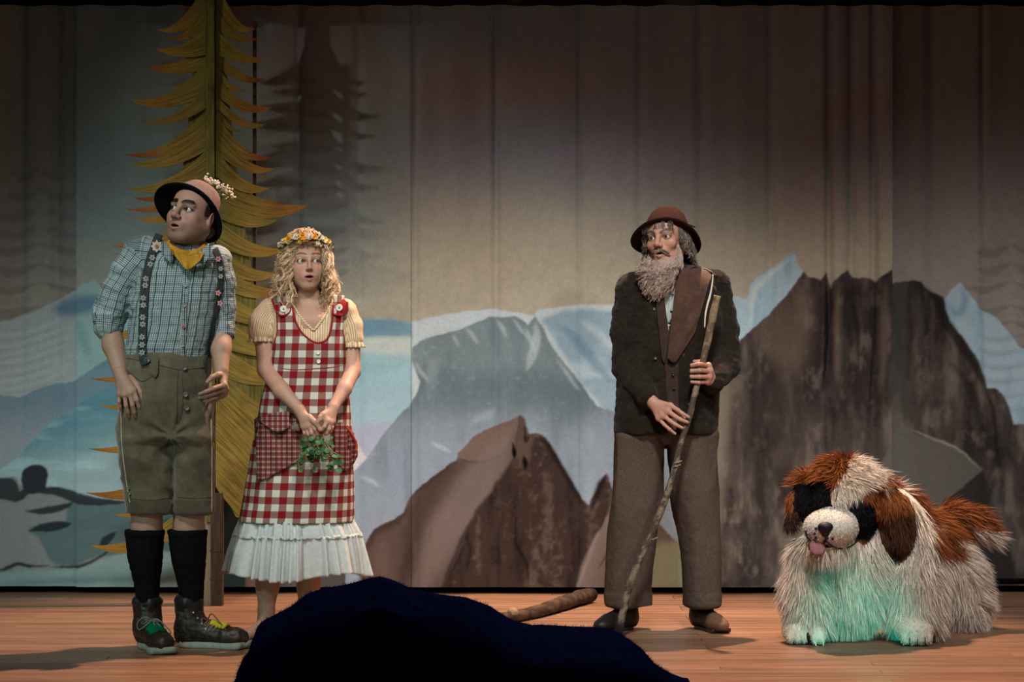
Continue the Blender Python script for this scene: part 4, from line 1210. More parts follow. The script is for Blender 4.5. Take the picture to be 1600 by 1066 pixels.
cx, cy, a_, b_ = LA.at(V[:, 2]); dT = (np.sqrt(((V[:, 0] - cx) / a_) ** 2 + ((V[:, 1] - cy) / b_) ** 2) - 1) * np.minimum(a_, b_); dT[V[:, 2] > LA.z1] += (V[:, 2] - LA.z1)[V[:, 2] > LA.z1]
d1, u1 = polyd(V, SL, SLr); d2, u2 = polyd(V, SR, SRr)
uv = uvT.copy(); m = d1 < dT - .004; uv[m] = u1[m] + (.013, .4, 0); m = d2 < np.minimum(dT - .004, d1); uv[m] = u2[m] + (.007, .2, 0)
def mat_plaid():
    m, nt, b = nodes('fine_plaid_shirting'); g = NT(nt); u, v = puv_axes(g)
    light, mid, dark = (.38, .46, .47), (.045, .075, .085), (.004, .008, .011)
    f1 = g.m('ADD', stripe(g, u, .0080, .42), stripe(g, v, .0080, .42))
    c = g.mix(g.m('MULTIPLY', f1, .5), light, mid)
    c = g.mix(g.m('MULTIPLY', g.m('MAXIMUM', stripe(g, u, .0330, .10), g.m('MULTIPLY', stripe(g, v, .0330, .09), .6)), .92), c, dark)
    g.l(c, b.inputs['Base Color']); weave(g, b)
    return m
M_PLAID = mat_plaid()
shirt = mk('shirt', V, Q, M_PLAID, manA, puv=uv)
# placket line and buttons
V, Q, _ = ribbon(SURF_A, [(291, 424), (290, 455), (288, 485), (287, 520), (286, 562)], 9, YA, .003, .003)
mk('placket', V, Q, M_PLAID, shirt, puv=np.column_stack([V[:, 0], V[:, 2], 0 * V[:, 0]]) + (.004, .012, 0))
for (bx, by, bc) in ((290, 447, (.25, .3, .28)), (288, 478, (.35, .22, .08)), (287, 511, (.45, .03, .03)), (286, 540, (.25, .3, .28))):
    button('button', SURF_A.at(bx, by, YA, .008), (0, -1, .05), .0058, mat_plain('shirt_button', bc, .4, .5, .1), shirt, .003)
for tp_, bt in (([(256, 376), (262, 384), (272, 396)], [(250, 388), (256, 400), (268, 412)]), ([(308, 396), (318, 388), (326, 380)], [(318, 412), (328, 402), (332, 392)])):
    V, Q, uv = patch(None, tp_, bt, 8, 6, YA - .10, .0, .004, lambda u, t: .02 * t)
    mk('collar_flap', V, Q, M_PLAID, shirt, puv=uv)
# ---- kerchief
M_KER = mat_plain('mustard_cotton', (.46, .245, .025), .85, .15, .35, 14, .3)
ker = Field()
ring = [pA(x, y, d) for x, y, d in ((262, 384, -.05), (272, 392, -.085), (288, 399, -.10), (305, 398, -.09), (318, 389, -.05), (322, 384, .02), (296, 378, .12), (268, 378, .06), (262, 384, -.05))]
ker.chain(ring, [.011, .014, .016, .015, .012, .011, .012, .011, .011], .01)
V, Q = ker.mesh(.004); V = wrinkle(V, Q, .004, (40, 40, 70), 4)
ko = mk('kerchief', V, Q, M_KER, manA)
V, Q, uv = patch(None, [(264, 386), (275, 393), (289, 399), (304, 399), (318, 392)], [(266, 392), (280, 408), (293, 422), (306, 413), (314, 406)], 22, 14, YA - .125, .0, .004, lambda u, t: .018 * t + .010 * math.sin(u * 13 + t * 3) * t + .006 * math.sin(u * 29))
mk('kerchief_point', V, Q, M_KER, ko)
# ---- braces with edelweiss
M_BRACE = mat_plain('brace_webbing', (.035, .045, .042), .9, .1, .3, 60, .3)
M_EDEL = mat_plain('embroidery_white', (.30, .31, .29), .8, .1, .2, 90, .3)
M_PINK = mat_plain('embroidery_pink', (.62, .28, .30), .8, .1, .2)
M_GOLD = mat_plain('flower_centre', (.34, .20, .06), .8, .1, .3)
def flower_mesh(r, petals, w=.32):
    mb = MB()
    for i in range(petals):
        a = 2 * np.pi * i / petals; d = np.array((np.cos(a), 0, np.sin(a))); e = np.array((-np.sin(a), 0, np.cos(a)))
        pts = [d * .10 * r - (0, .0015, 0), d * .5 * r + e * w * r - (0, .003, 0), d * r - (0, .001, 0), d * .5 * r - e * w * r - (0, .003, 0), d * .5 * r - (0, .0045, 0)]
        mb.add(np.array(pts), np.array([[0, 1, 4], [1, 2, 4], [2, 3, 4], [3, 0, 4]]))
    V, Fs, C = mb.get(); return V, Fs
def flower(parent, c, r, mat, petals=6, tilt=0.):
    V, Fs = flower_mesh(r, petals); a = tilt
    Rm = np.array([[math.cos(a), 0, math.sin(a)], [0, 1, 0], [-math.sin(a), 0, math.cos(a)]])
    o = mk('flower', V @ Rm.T + c, Fs, mat, parent)
    return o
pathL = [(249, 366), (244, 378), (235, 404), (228, 436), (225, 470), (223, 505), (222, 556)]
V, Q, _ = ribbon(SURF_A, pathL, [12, 13.5, 13.5, 13.5], YA, .009)
brL = mk('brace', V, Q, M_BRACE, manA, label='dark left brace with white edelweiss')
pathR = [(335, 388), (341, 402), (345, 424), (343, 456), (337, 487), (329, 527), (324, 560)]
V, Q, _ = ribbon(SURF_A, pathR, [11, 10, 8, 7], YA, .009)
brR = mk('brace', V, Q, M_BRACE, manA)
for i, (x, y) in enumerate(((238, 403), (235, 413), (228, 436), (227, 446), (224, 466), (224, 477), (223, 496), (223, 507), (222, 527), (222, 539), (222, 551))):
    flower(brL, SURF_A.at(x, y, YA, .015), .0150, M_EDEL, 6, i * .7)
flower(brL, SURF_A.at(245, 385, YA, .020), .026, mat_plain('silk_flower', (.62, .46, .40), .8, .1, .3), 8)
flower(brL, SURF_A.at(245, 385, YA, .026), .010, M_GOLD, 6)
flower(brR, SURF_A.at(341, 405, YA, .018), .014, M_PINK, 6)
for x, y in ((341, 458), (344, 474)): flower(brR, SURF_A.at(x, y, YA, .018), .014, M_PINK, 5)
for x, y in ((345, 420), (345, 432)): flower(brR, SURF_A.at(x, y, YA, .015), .012, M_EDEL, 6)
# ---- leather shorts
W_ = Loft([(553, 192, 327, .140, YA), (575, 190, 329, .146, YA), (610, 187, 331, .156, YA), (650, 184, 333, .152, YA), (685, 186, 333, .13, YA)], 2.3)
LL = Loft([(630, 190, 268, .13, YA), (690, 185, 274, .120, YA), (730, 189, 273, .110, YA), (775, 195, 271, .102, YA), (802, 198, 270, .102, YA)], 2.3)
LR = Loft([(630, 262, 330, .13, YA), (690, 267, 333, .122, YA + .01), (730, 271, 333, .112, YA + .02), (775, 272, 333, .104, YA + .03), (802, 272, 334, .104, YA + .03)], 2.3)
f = Field(); f.loft(LL, .006); f.loft(LR, .012); f.loft(W_, .035)
V, Q = f.mesh(.0066, smooth=2)
V = wrinkle(V, Q, .007, (6, 6, 11), 21, None); V = wrinkle(V, Q, .0012, (26, 26, 34), 22)
# drag lines at the crotch
cr = P(275, 672, YA); dx, dz = V[:, 0] - cr[0], V[:, 2] - cr[2]
rr = np.hypot(dx, dz); N = vnormals(V, Q)
V = V + N * (.006 * np.sin(np.arctan2(np.abs(dx), dz + .02) * 9) * np.exp(-(rr / .16) ** 2) * (V[:, 1] < YA))[:, None]
SURF_S = Surf(V, Q)
zb = P(0, 779, YA)[2]
C = np.tile((.105, .090, .056), (len(V), 1)); C *= (1 + .45 * fbm(V * (7, 7, 7), 31, 3) + .25 * fbm(V * (30, 30, 30), 35, 2))[:, None]
C[V[:, 2] < zb] *= .62
M_SUEDE = mat_vcol('olive_suede', .85, .2, 45, .25, .35, sheen=.3)
shorts = mk('leather_shorts', V, Q, M_SUEDE, manA, col=C)
M_STITCH = mat_plain('pale_stitching', (.50, .45, .36), .8, .1, .2)
def line(surf, path, r, mat, parent, name, Y0, off=.002, n=6):
    p = np.array([surf.at(x, y, Y0, off) for x, y in crom(path, n)])
    V, Fs = tube(p, r, 6); return mk(name, V, Fs, mat, parent)
line(SURF_S, [(189, 640), (190, 690), (195, 735), (201, 775), (203, 786)], .0022, M_STITCH, shorts, 'side_stitching', YA)
line(SURF_S, [(330, 655), (331, 700), (331, 750), (331, 800)], .0026, mat_plain('orange_stitching', (.55, .30, .17), .8), shorts, 'side_stitching', YA)
M_SEAM = mat_plain('dark_seam_leather', (.06, .052, .035), .9, .1, .3)  # seam lines in darker leather
for pth in ([(278, 580), (277, 610), (277, 640), (276, 662)], [(284, 590), (286, 610), (285, 640), (279, 664)], [(200, 580), (222, 596), (240, 585), (246, 572)], [(198, 560), (230, 566), (262, 574), (285, 578), (322, 574)], [(246, 566), (248, 582), (242, 590), (235, 586)], [(200, 779), (235, 782), (268, 778)], [(274, 777), (305, 779), (332, 777)]):
    line(SURF_S, pth, .0014, M_SEAM, shorts, 'seam', YA, .0005)
M_HORN = mat_plain('horn_button', (.09, .085, .07), .35, .5, .5, 30)
for x, y, r in ((230, 563, .0125), (288, 575, .0115), (290, 617, .0105), (292, 638, .0105), (202, 771, .008), (201, 763, .006)):
    button('horn_button', SURF_S.at(x, y, YA, .006), (.1, -1, .1), r, M_HORN, shorts, .006)
V, Q, _ = ribbon(SURF_S, [(222, 550), (223, 560), (226, 570)], 12, YA, .012); mk('brace_tab', V, Q, M_BRACE, shorts)
V, Q, uv = patch(SURF_S, [(236, 562), (242, 560), (248, 562)], [(237, 584), (242, 591), (247, 584)], 8, 8, YA, .008); mk('brace_tab', V, Q, M_SUEDE, shorts, col=np.tile((.10, .085, .055), (len(V), 1)))
line(SURF_S, [(324, 553), (320, 566), (322, 580)], .006, M_BRACE, shorts, 'brace_tab', YA, .006)
# ---- socks
M_SOCK = mat_plain('black_wool', (.006, .006, .007), .95, .05, .3, 120, .5, (1, 1, .2))
for rows, dy in (([(828, 196, 256, .084), (845, 197, 256, .084), (875, 200, 254, .082), (910, 209, 250, .062), (950, 214, 247, .056)], 0.), ([(828, 263, 323, .084), (845, 264, 323, .084), (875, 268, 322, .082), (910, 277, 319, .062), (950, 282, 317, .056)], .03)):
    L_ = Loft([(a, b, c, d, YA + dy) for a, b, c, d in rows], 2.0)
    f = Field(); f.loft(L_, .01); f.loft(Loft([(828, rows[0][1] - 1, rows[0][2] + 1, .088, YA + dy), (836, rows[0][1] - 1, rows[0][2] + 1, .088, YA + dy)], 2., 0), .006)
    V, Q = f.mesh(.006); V = wrinkle(V, Q, .0015, (20, 20, 70), 3)
    mk('sock', V, Q, M_SOCK, manA)
# ---- boots
M_BOOT = mat_vcol('scuffed_boot_leather', .45, .4, 35, .4, .25)
M_SOLE = mat_plain('pale_rubber_sole', (.30, .34, .29), .8, .2, .25, 40, .3)
M_LACE = mat_plain('grey_lace', (.20, .20, .19), .8, .1, .3)
M_GREEN = mat_plain('green_lace', (.0, .13, .06), .8, .1, .3)
M_YEL = mat_plain('yellow_lace', (.62, .52, .05), .8, .1, .3)
def boot(o, yaw, tint, label):
    R = rot(yaw)
    f = Field(); f.frame(R, o, 1.06)
    f.cap((0, .005, .168), (0, .0, .09), .054, .054, .02); f.ell((0, .018, .06), (.044, .045, .06), .02)
    f.cap((0, -.01, .075), (.003, -.13, .050), .050, .040, .03); f.ell((.006, -.165, .040), (.047, .070, .040), .02); f.ell((.006, -.19, .045), (.040, .040, .032), .015)
    f.cap((-.036, .005, .176), (.036, .005, .176), .026, .026, .008); f.cap((0, -.03, .176), (0, .04, .176), .026, .026, .008)
    f.frame()
    V, Q = f.mesh(.005); V = wrinkle(V, Q, .0025, (30, 30, 45), 7); L = (V - o) @ R
    V[:, 2] = np.maximum(V[:, 2], .020)
    C = np.tile((.026, .019, .014), (len(V), 1)); C[fbm(V * 40, 9, 3) > .28] = (.075, .05, .035); C[L[:, 2] > .15] = (.015, .013, .012)
    bo = mk('boot', V, Q, M_BOOT, manA, col=C, label=label)
    shoe_sole(R, o, .300, .064, .027, M_SOLE, bo)
    sf = BVHTree.FromPolygons([tuple(v) for v in V], [tuple(int(i) for i in q) for q in Q])
    def top(x, y):   # point on the instep
        d = R @ np.array((0, -.55, .83)); s0 = R @ np.array((x, y, .06)) + o
        h = sf.ray_cast(Vector(s0 + d * .3), Vector(-d)); return np.array(h[0]) + d * .003 if h[0] is not None else s0 + d * .05
    return bo, top, R
oL = np.array((P(231, 1000, -.62)[0], -.625, 0.0)); bo, top, R = boot(oL, 24, 0, 'dark boot with green laces, toe to the front')
for i in range(12):
    y = -.058 - i * .0085; V, Fs = tube(np.array([top(x, y + (.006 if i % 2 else -.006) * np.sign(x)) for x in np.linspace(-.034, .034, 9)]), .0050, 6); mk('lace', V, Fs, M_GREEN, bo)
for i in range(3):
    y = -.05 + i * .012; V, Fs = tube(np.array([top(x, y + .008 * x / .03) for x in np.linspace(-.034, .034, 7)]), .003, 6); mk('lace', V, Fs, M_LACE, bo)
t0 = top(0, -.045) + (0, -.012, .01)
for pth in ([(0, 0, 0), (-.03, -.02, .012), (-.058, -.02, -.012), (-.052, -.02, -.038), (-.02, -.02, -.018), (0, 0, 0)], [(0, 0, 0), (.03, -.02, .0), (.07, -.03, -.035), (.078, -.03, -.05), (.066, -.03, -.048), (.02, -.02, -.01)], [(0, 0, 0), (.02, -.03, -.03), (.045, -.06, -.08), (.07, -.07, -.125), (.10, -.08, -.142)]):
    p = crom(np.array(pth) + t0, 6); p[:, 2] = np.maximum(p[:, 2], .004)
    V, Fs = tube(p, .0026, 6); mk('lace', V, Fs, M_LACE, bo)
oR = np.array((P(297, 1000, -.595)[0], -.595, 0.0)); bo, top, R = boot(oR, 76, 0, 'dark boot with yellow laces, toe to the right')
for i in range(6):
    y = -.055 - i * .009; V, Fs = tube(np.array([top(x, y + (.005 if i % 2 else -.005) * np.sign(x)) for x in np.linspace(-.045, .03, 8)]), .0028, 6); mk('lace', V, Fs, M_LACE, bo)
for i in range(5):
    a, b = top(-.030, -.075 - i * .015), top(.012, -.085 - i * .015); m_ = (a + b) / 2 + (.0, -.008, .010)
    V, Fs = tube(crom([a, m_, b], 5), [.004, .007, .009, .009, .010, .010, .009, .008, .007, .005, .004], 8); mk('lace', V, Fs, M_YEL, bo)
for sgn in (0, 1):
    t0 = top(-.012, -.045); p = crom([t0, t0 + (.02, -.03, .03), t0 + (.05, -.035, .0), t0 + (.085, -.03, -.045)], 6) if sgn else crom([t0, t0 + (-.02, -.03, .01), t0 + (-.01, -.03, -.02), t0 + (.015, -.02, .0)], 6)
    V, Fs = tube(p, .0028, 6); mk('lace', V, Fs, mat_plain('brown_lace', (.22, .13, .10), .8), bo)
for i in range(4):
    button('eyelet', R @ np.array((-.050, -.035 - i * .018, .15 - i * .022)) + oR, R @ np.array((-1, -.2, .1)), .0045, mat_plain('eyelet_metal', (.4, .4, .4), .3, .5, .1, metal=1.), bo, .003)
# ---- hat
M_FELT = mat_vcol('felt', .97, .02, 80, .2, .3)
hn = norm((.42, .62, .67)); hc = pA(297, 331, .035)
prof = [(1e-4, .106), (.05, .104), (.082, .085), (.092, .04), (.094, .004), (.120, .000), (.145, -.004), (.157, -.004), (.160, .000), (.157, .005), (.140, .005), (.104, .008), (.101, .04), (.094, .085), (.080, .112), (.05, .124), (1e-4, .118)]
V, Q = lathe(prof, hc, hn, (1, 0, -.55), 64, 1.0, 1.0, lambda th, r, h: (r, h - .018 * (np.cos(2 * th) * .5 + .5) * np.clip((r - .1) / .06, 0, 1) ** 2))
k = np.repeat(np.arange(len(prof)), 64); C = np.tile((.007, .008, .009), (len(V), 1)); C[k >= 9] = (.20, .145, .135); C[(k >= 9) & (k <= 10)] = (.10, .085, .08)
hat = mk('hat', V, Q[:, ::-1], M_FELT, manA, col=C, label='dark felt hat pushed back on the head')
V, Q = lathe([(.1035, .012), (.1045, .02), (.103, .034), (.1015, .035), (.102, .012)], hc, hn, (1, 0, -.55), 64); mk('hat_band', V, Q, M_BRACE, hat)
rf = np.random.RandomState(4); mb = MB(); st = pA(338, 322, .12)
oct_V = np.array([(1, 0, 0), (-1, 0, 0), (0, 1, 0), (0, -1, 0), (0, 0, 1), (0, 0, -1)], float); oct_F = np.array([(0, 2, 4), (2, 1, 4), (1, 3, 4), (3, 0, 4), (2, 0, 5), (1, 2, 5), (3, 1, 5), (0, 3, 5)])
spr = []
for i in range(95):
    t = rf.rand(); x = 321 + 42 * t + rf.randn() * 3.2; y = 279 + 27 * t ** 1.2 + rf.randn() * 5.0
    q = pA(x, y, .09 + .05 * rf.rand()); spr.append(q); mb.add(oct_V * (.0045 + .0025 * rf.rand()) @ rot(rf.rand() * 90, rf.rand() * 90).T + q, oct_F, np.array((.80, .74, .58)) * (.75 + .25 * rf.rand()))
sprig = mb.build('flower_sprig', mat_vcol('tiny_blossoms', .8, .1), hat, label='sprig of tiny white blossoms')
mb = MB()
for q in spr[::4]: mb.add(*tube(crom([st, (st + q) / 2 + (0, 0, -.004), q], 4), .0012, 4), (.10, .13, .04))
mb.build('stem', mat_vcol('stem_green', .8), sprig)

# =================================================================== GIRL in a gingham pinafore
YG = -.25
def pG(x, y, d=0.): return P(x, y, YG + d)
base = pG(450, 1000); base[2] = 0
girl = empty('person', base, 'young woman with curly blonde hair and flower wreath in a red gingham pinafore', 'person')
R_, c_, s_ = rot(13, 3, 0), pG(478.5, 411, .0), 1.0
HG = (R_, c_, s_)
f = Field(); add_head(f, R_, c_, s_, .0046, 1.18, True, 0., .25)
f.cap(c_ + R_ @ np.array((0, .02, -.06)), pG(483, 478, .03), .044, .048, .03)
f.chain([pG(483, 476, .03), pG(484, 520, .02), pG(482, 600, .02), pG(480, 660, .02)], [.07, .10, .09, .11], .04)
f.cap(pG(440, 488, .03), pG(526, 488, .03), .046, .046, .05)
f.ell(pG(483, 505, -.03), (.10, .07, .06), .04)
f.chain([pG(440, 488, .03), pG(420, 490, .03), pG(413, 530, .02), pG(416, 578, -.05), pG(440, 610, -.165), pG(468, 640, -.205)], [.05, .046, .042, .037, .034, .024], .015)
f.chain([pG(526, 488, .03), pG(540, 492, .03), pG(549, 535, .02), pG(551, 580, -.02), pG(538, 608, -.13), pG(521, 636, -.20)], [.05, .044, .038, .034, .031, .024], .015)
for lx, ax, fx, dz in ((418, 416, -.5, 0.), (482, 479, .25, .03)):
    an = pG(ax, 968, dz)
    f.chain([pG(lx + 2, 760, dz), pG(lx + 1, 860, dz), pG(lx, 915, dz + .02), pG(ax, 955, dz + .01), an], [.075, .056, .050, .034, .032], .015)
    hb = np.array((an[0], an[1] + .035, .034)); f.cap(an, hb, .032, .032, .02)
    toe = np.array((an[0] + fx * .17, an[1] - .15, .016)); f.cap(np.array((an[0], an[1], .045)), toe, .036, .018, .025)
    side = norm(np.array((.16, fx * .17, 0)))
    for i in range(5):
        q = toe + side * (.030 - .015 * i) * (1 if fx < 0 else -1); f.cap(q, q + norm(toe - an) * (1, 1, 0) * (.028 - .004 * i), .0105 - .001 * i, .009 - .001 * i, .005)
H = lambda L: [pG(x, y, z) for x, y, z in L]
# image-left hand, back towards the camera, pointing down and right
add_hand(f, pG(468, 641, -0.205), .024,
         [H([(489, 661, -0.245), (492, 671, -0.255), (496, 678, -0.245), (500, 682, -0.230)]), H([(484, 666, -0.240), (487, 677, -0.250), (490, 684, -0.240), (493, 688, -0.225)]),
          H([(479, 668, -0.230), (482, 679, -0.240), (485, 686, -0.230), (487, 690, -0.220)]), H([(474, 667, -0.220), (476, 677, -0.230), (479, 684, -0.220), (481, 688, -0.210)])],
         H([(483, 652, -0.230), (490, 658, -0.255), (496, 664, -0.265), (500, 672, -0.265)]), .92)
# image-right hand, pointing down and left
add_hand(f, pG(521, 637, -0.205), .024,
         [H([(505, 652, -0.255), (500, 656, -0.270), (496, 660, -0.270), (495, 665, -0.260)]), H([(511, 659, -0.255), (507, 667, -0.270), (503, 671, -0.265), (500, 673, -0.255)]),
          H([(516, 661, -0.245), (514, 671, -0.260), (511, 677, -0.255), (508, 679, -0.245)]), H([(520, 659, -0.230), (519, 668, -0.245), (517, 674, -0.240), (514, 677, -0.230)])],
         H([(510, 645, -0.230), (504, 648, -0.255), (500, 652, -0.265), (497, 657, -0.265)]), .92)
def fbg(lo_px, hi_px, d0, d1, vox):
    D = YG - CY
    return (np.array([(lo_px[0] - CX) * D / F, YG + d0, CH - (hi_px[1] - HY) * D / F]), np.array([(hi_px[0] - CX) * D / F, YG + d1, CH - (lo_px[1] - HY) * D / F]), vox)
V, Q = f.mesh(.009, fine=[fbg((440, 360), (526, 470), -.16, .16, .0025), fbg((455, 630), (535, 695), -.32, -.13, .0027), fbg((380, 950), (450, 1004), -.3, .12, .004)], smooth=1)
SG = np.array((.45, .268, .19))
C = face_col(V, *HG, SG, (.40, .14, .13), (.15, .085, .045), .004, .0036, 0., .0050, lash=.85)
C *= (1 + .05 * fbm(V * 30, 3, 2))[:, None]
mk('body', V, Q, M_SKIN, girl, col=C)
add_eyes(girl, *HG, R_ @ norm((.40, -1, .16)), (.10, .09, .07))

# ---- blouse
LB = Loft([(468, 446, 522, .075, YG + .03), (480, 428, 540, .095, YG + .03), (500, 424, 545, .115, YG + .02), (530, 426, 543, .122, YG + .01), (570, 430, 540, .11, YG + .01)], 2.2)
SL = [pG(436, 486, .03), pG(424, 486, .02), pG(412, 505, .02), pG(409, 519, .015)]; SLr = [.050, .052, .060, .060]
SR = [pG(526, 486, .03), pG(538, 487, .02), pG(547, 510, .02), pG(550, 528, .015)]; SRr = [.048, .048, .049, .045]
f = Field(); f.loft(LB, .01); f.chain(SL, SLr, .02); f.chain(SR, SRr, .02)
V, Q = f.mesh(.005)
V = wrinkle(V, Q, .003, (16, 16, 9), 5); V = wrinkle(V, Q, .0022, (70, 70, 12), 6)
d1, u1 = polyd(V, SL, SLr); d2, u2 = polyd(V, SR, SRr); cx, cy, a_, b_ = LB.at(V[:, 2])
dT = (np.sqrt(((V[:, 0] - cx) / a_) ** 2 + ((V[:, 1] - cy) / b_) ** 2) - 1) * np.minimum(a_, b_); dT += np.maximum(V[:, 2] - LB.z1, 0)
uv = LB.uv(V); m = d1 < dT - .003; uv[m] = u1[m]; m = d2 < np.minimum(dT - .003, d1); uv[m] = u2[m]
# V-shaped neck opening
cc = V[Q].mean(1); D_ = cc[:, 1] - CY; qx = CX + cc[:, 0] * F / D_; qy = HY - (cc[:, 2] - CH) * F / D_
wv = np.interp(qy, [440, 472, 490, 516], [40, 31, 22, 0])
open_ = (np.abs(qx - (486 + .10 * (qy - 470))) < wv) & (qy < 516) & (cc[:, 1] < YG + .06)
Vb, Qb = compact(V, Q[~open_])
keep_ids = np.unique(Q[~open_])
def mat_stripe():
    m, nt, b = nodes('cream_striped_cotton'); g = NT(nt); u, v = puv_axes(g)
    c = g.mix(stripe(g, u, .0088, .40), (.70, .60, .42), (.50, .30, .15))
    g.l(c, b.inputs['Base Color']); weave(g, b); return m
M_STR = mat_stripe()
blouse = mk('blouse', Vb, Qb, M_STR, girl, puv=uv[keep_ids])
SURF_B = Surf(V, Q)
for pth in ([(457, 474), (465, 489), (476, 503), (490, 517)], [(517, 474), (510, 489), (501, 503), (490, 517)]):
    p = np.array([SURF_B.at(x, y, YG, .002) for x, y in crom(pth, 6)]); Vt, Ft = tube(p, .0055, 8, .6)
    mk('neck_edge', Vt, Ft, M_STR, blouse, puv=Vt[:, [2, 0, 1]])
for cpt, rr, nm in ((SL[-1], .050, 1), (SR[-1], .041, 2)):   # gathered cuffs
    th = np.linspace(0, 2 * np.pi, 60, endpoint=False); rows = []
    for z, g_ in ((-.004, .0), (-.012, .006), (-.022, .008), (-.030, .013)):
        r = rr + g_ * (.6 + .6 * np.sin(th * 15)); rows.append(np.column_stack([cpt[0] + r * np.cos(th), cpt[1] + r * np.sin(th), np.full(60, cpt[2] + z - .012)]))
    Vc = np.vstack(rows); o = mk('cuff_frill', Vc, grid_faces(60, 4, True), M_STR, blouse, puv=np.column_stack([np.tile(th * rr, 4), Vc[:, 2], 0 * Vc[:, 0]]))
    o.modifiers.new('t', 'SOLIDIFY').thickness = .002
# ---- pinafore
LD = Loft([(462, 432, 538, .105, YG + .02), (490, 428, 541, .126, YG + .015), (520, 427, 541, .138, YG + .005), (545, 426, 541, .146, YG), (575, 422, 541, .140, YG), (610, 412, 544, .140, YG), (640, 406, 547, .148, YG), (700, 395, 550, .165, YG), (760, 384, 552, .18, YG), (814, 375, 552, .19, YG)], 2.2, 1)
nu = 270; zt, zb = LD.z1, LD.z0
nv = 165
th = np.linspace(-np.pi, np.pi, nu, endpoint=False); zz = np.linspace(zt, zb, nv)
gt, gz = np.meshgrid(th, zz)
cx, cy, a_, b_ = LD.at(gz.ravel())
tt = gt.ravel(); ct, st_ = np.cos(tt), np.sin(tt)
sup = (np.abs(ct) ** 2.2 + np.abs(st_) ** 2.2) ** (-1 / 2.2)
low = sstep(P(0, 600, YG)[2], zb, gz.ravel())
pl = 1 + low * (.035 * np.sin(tt * 9 + .5) + .02 * np.sin(tt * 17)) 
V = np.column_stack([cx + a_ * st_ * sup * (1 + low * .0), cy - b_ * ct * sup * pl, gz.ravel()])
V[:, 1] += .004 * fbm(V * (12, 12, 10), 8, 2)
V[:, 0] += .003 * fbm(V * (10, 10, 14), 18, 2)
Q = grid_faces(nu, nv, True)
uv = np.column_stack([tt * (a_ * .6 + b_ * .4), gz.ravel(), 0 * tt])
cc = V[Q].mean(1); D_ = cc[:, 1] - CY; qx = CX + cc[:, 0] * F / D_; qy = HY - (cc[:, 2] - CH) * F / D_
front = cc[:, 1] < YG + .02
neck = np.array([(457, 455), (458, 485), (461, 500), (470, 518), (484, 531), (498, 536), (511, 530), (517, 515), (519, 500), (521, 455)])
def inside(poly, x, y):
    r = np.zeros(len(x), bool)
    for (ax, ay), (bx, by) in zip(poly, np.roll(poly, -1, 0)):
        if ay != by: r ^= ((ay > y) != (by > y)) & (x < (bx - ax) * (y - ay) / (by - ay) + ax)
    return r
neckp = np.vstack([crom(neck, 8), [(521, 380), (457, 380)]])
cut = inside(neckp, qx, qy)
armL = np.interp(qy, [455, 490, 520, 545], [428, 432, 434, 424]); armR = np.interp(qy, [455, 490, 520, 545], [540, 538, 537, 545])
cut |= (qy < 545) & ((qx < armL) | (qx > armR))
cut |= (~front) & (qy < 500)
Vd, Qd = compact(V, Q[~cut]); kid = np.unique(Q[~cut])
def mat_gingham(name, per, red, white, wu=.5, dark=None):
    m, nt, b = nodes(name); g = NT(nt); u, v = puv_axes(g)
    f_ = g.m('MULTIPLY', g.m('ADD', stripe(g, u, per, wu), stripe(g, v, per, wu, .15)), .5)
    mid = np.asarray(red) * .55 + np.asarray(white) * .22
    c = g.ramp(f_, [(0, white), (.5, mid), (1, red)])
    if dark is not None:
        c = g.mix(g.m('MULTIPLY', g.m('MAXIMUM', stripe(g, u, per, .12, .3), stripe(g, v, per, .12, .3)), .8), c, dark)
    g.l(c, b.inputs['Base Color']); weave(g, b); return m
M_GING = mat_gingham('red_gingham', .0585, (.21, .008, .010), (.58, .60, .52))
M_CHECK = mat_gingham('small_red_check', .0225, (.15, .014, .014), (.44, .36, .31), .55, (.08, .01, .012))
dress = mk('pinafore', Vd, Qd, M_GING, girl, puv=uv[kid])
SURF_D = Surf(V, Q)
dress.modifiers.new('t', 'SOLIDIFY').thickness = .003
M_RED = mat_plain('red_binding_lit_tab', (.26, .012, .012), .8, .2, .2)
M_ORED = mat_plain('orange_red_felt', (.42, .045, .02), .8, .2, .2)
def trim(path, name='binding', r=.0042):
    p = np.array([SURF_D.at(x, y, YG, .003) for x, y in crom(path, 8)])
    for _ in range(2): p[1:-1, 1] = .25 * p[:-2, 1] + .5 * p[1:-1, 1] + .25 * p[2:, 1]
    Vt, Ft = tube(p, r, 8); mk(name, Vt, Ft, M_RED, dress)
trim([(457, 474), (458, 485), (461, 500), (470, 518), (484, 531), (498, 536), (511, 530), (517, 515), (519, 500), (521, 476)])
trim([(430, 470), (433, 492), (434, 515), (431, 530), (427, 545)]); trim([(541, 475), (539, 492), (538, 515), (540, 532), (543, 545)])
trim([(426, 574), (460, 578), (497, 576), (520, 574), (538, 570)], 'waist_seam', .0022)
M_BTN = mat_plain('white_button', (.72, .70, .62), .35, .5, .1)
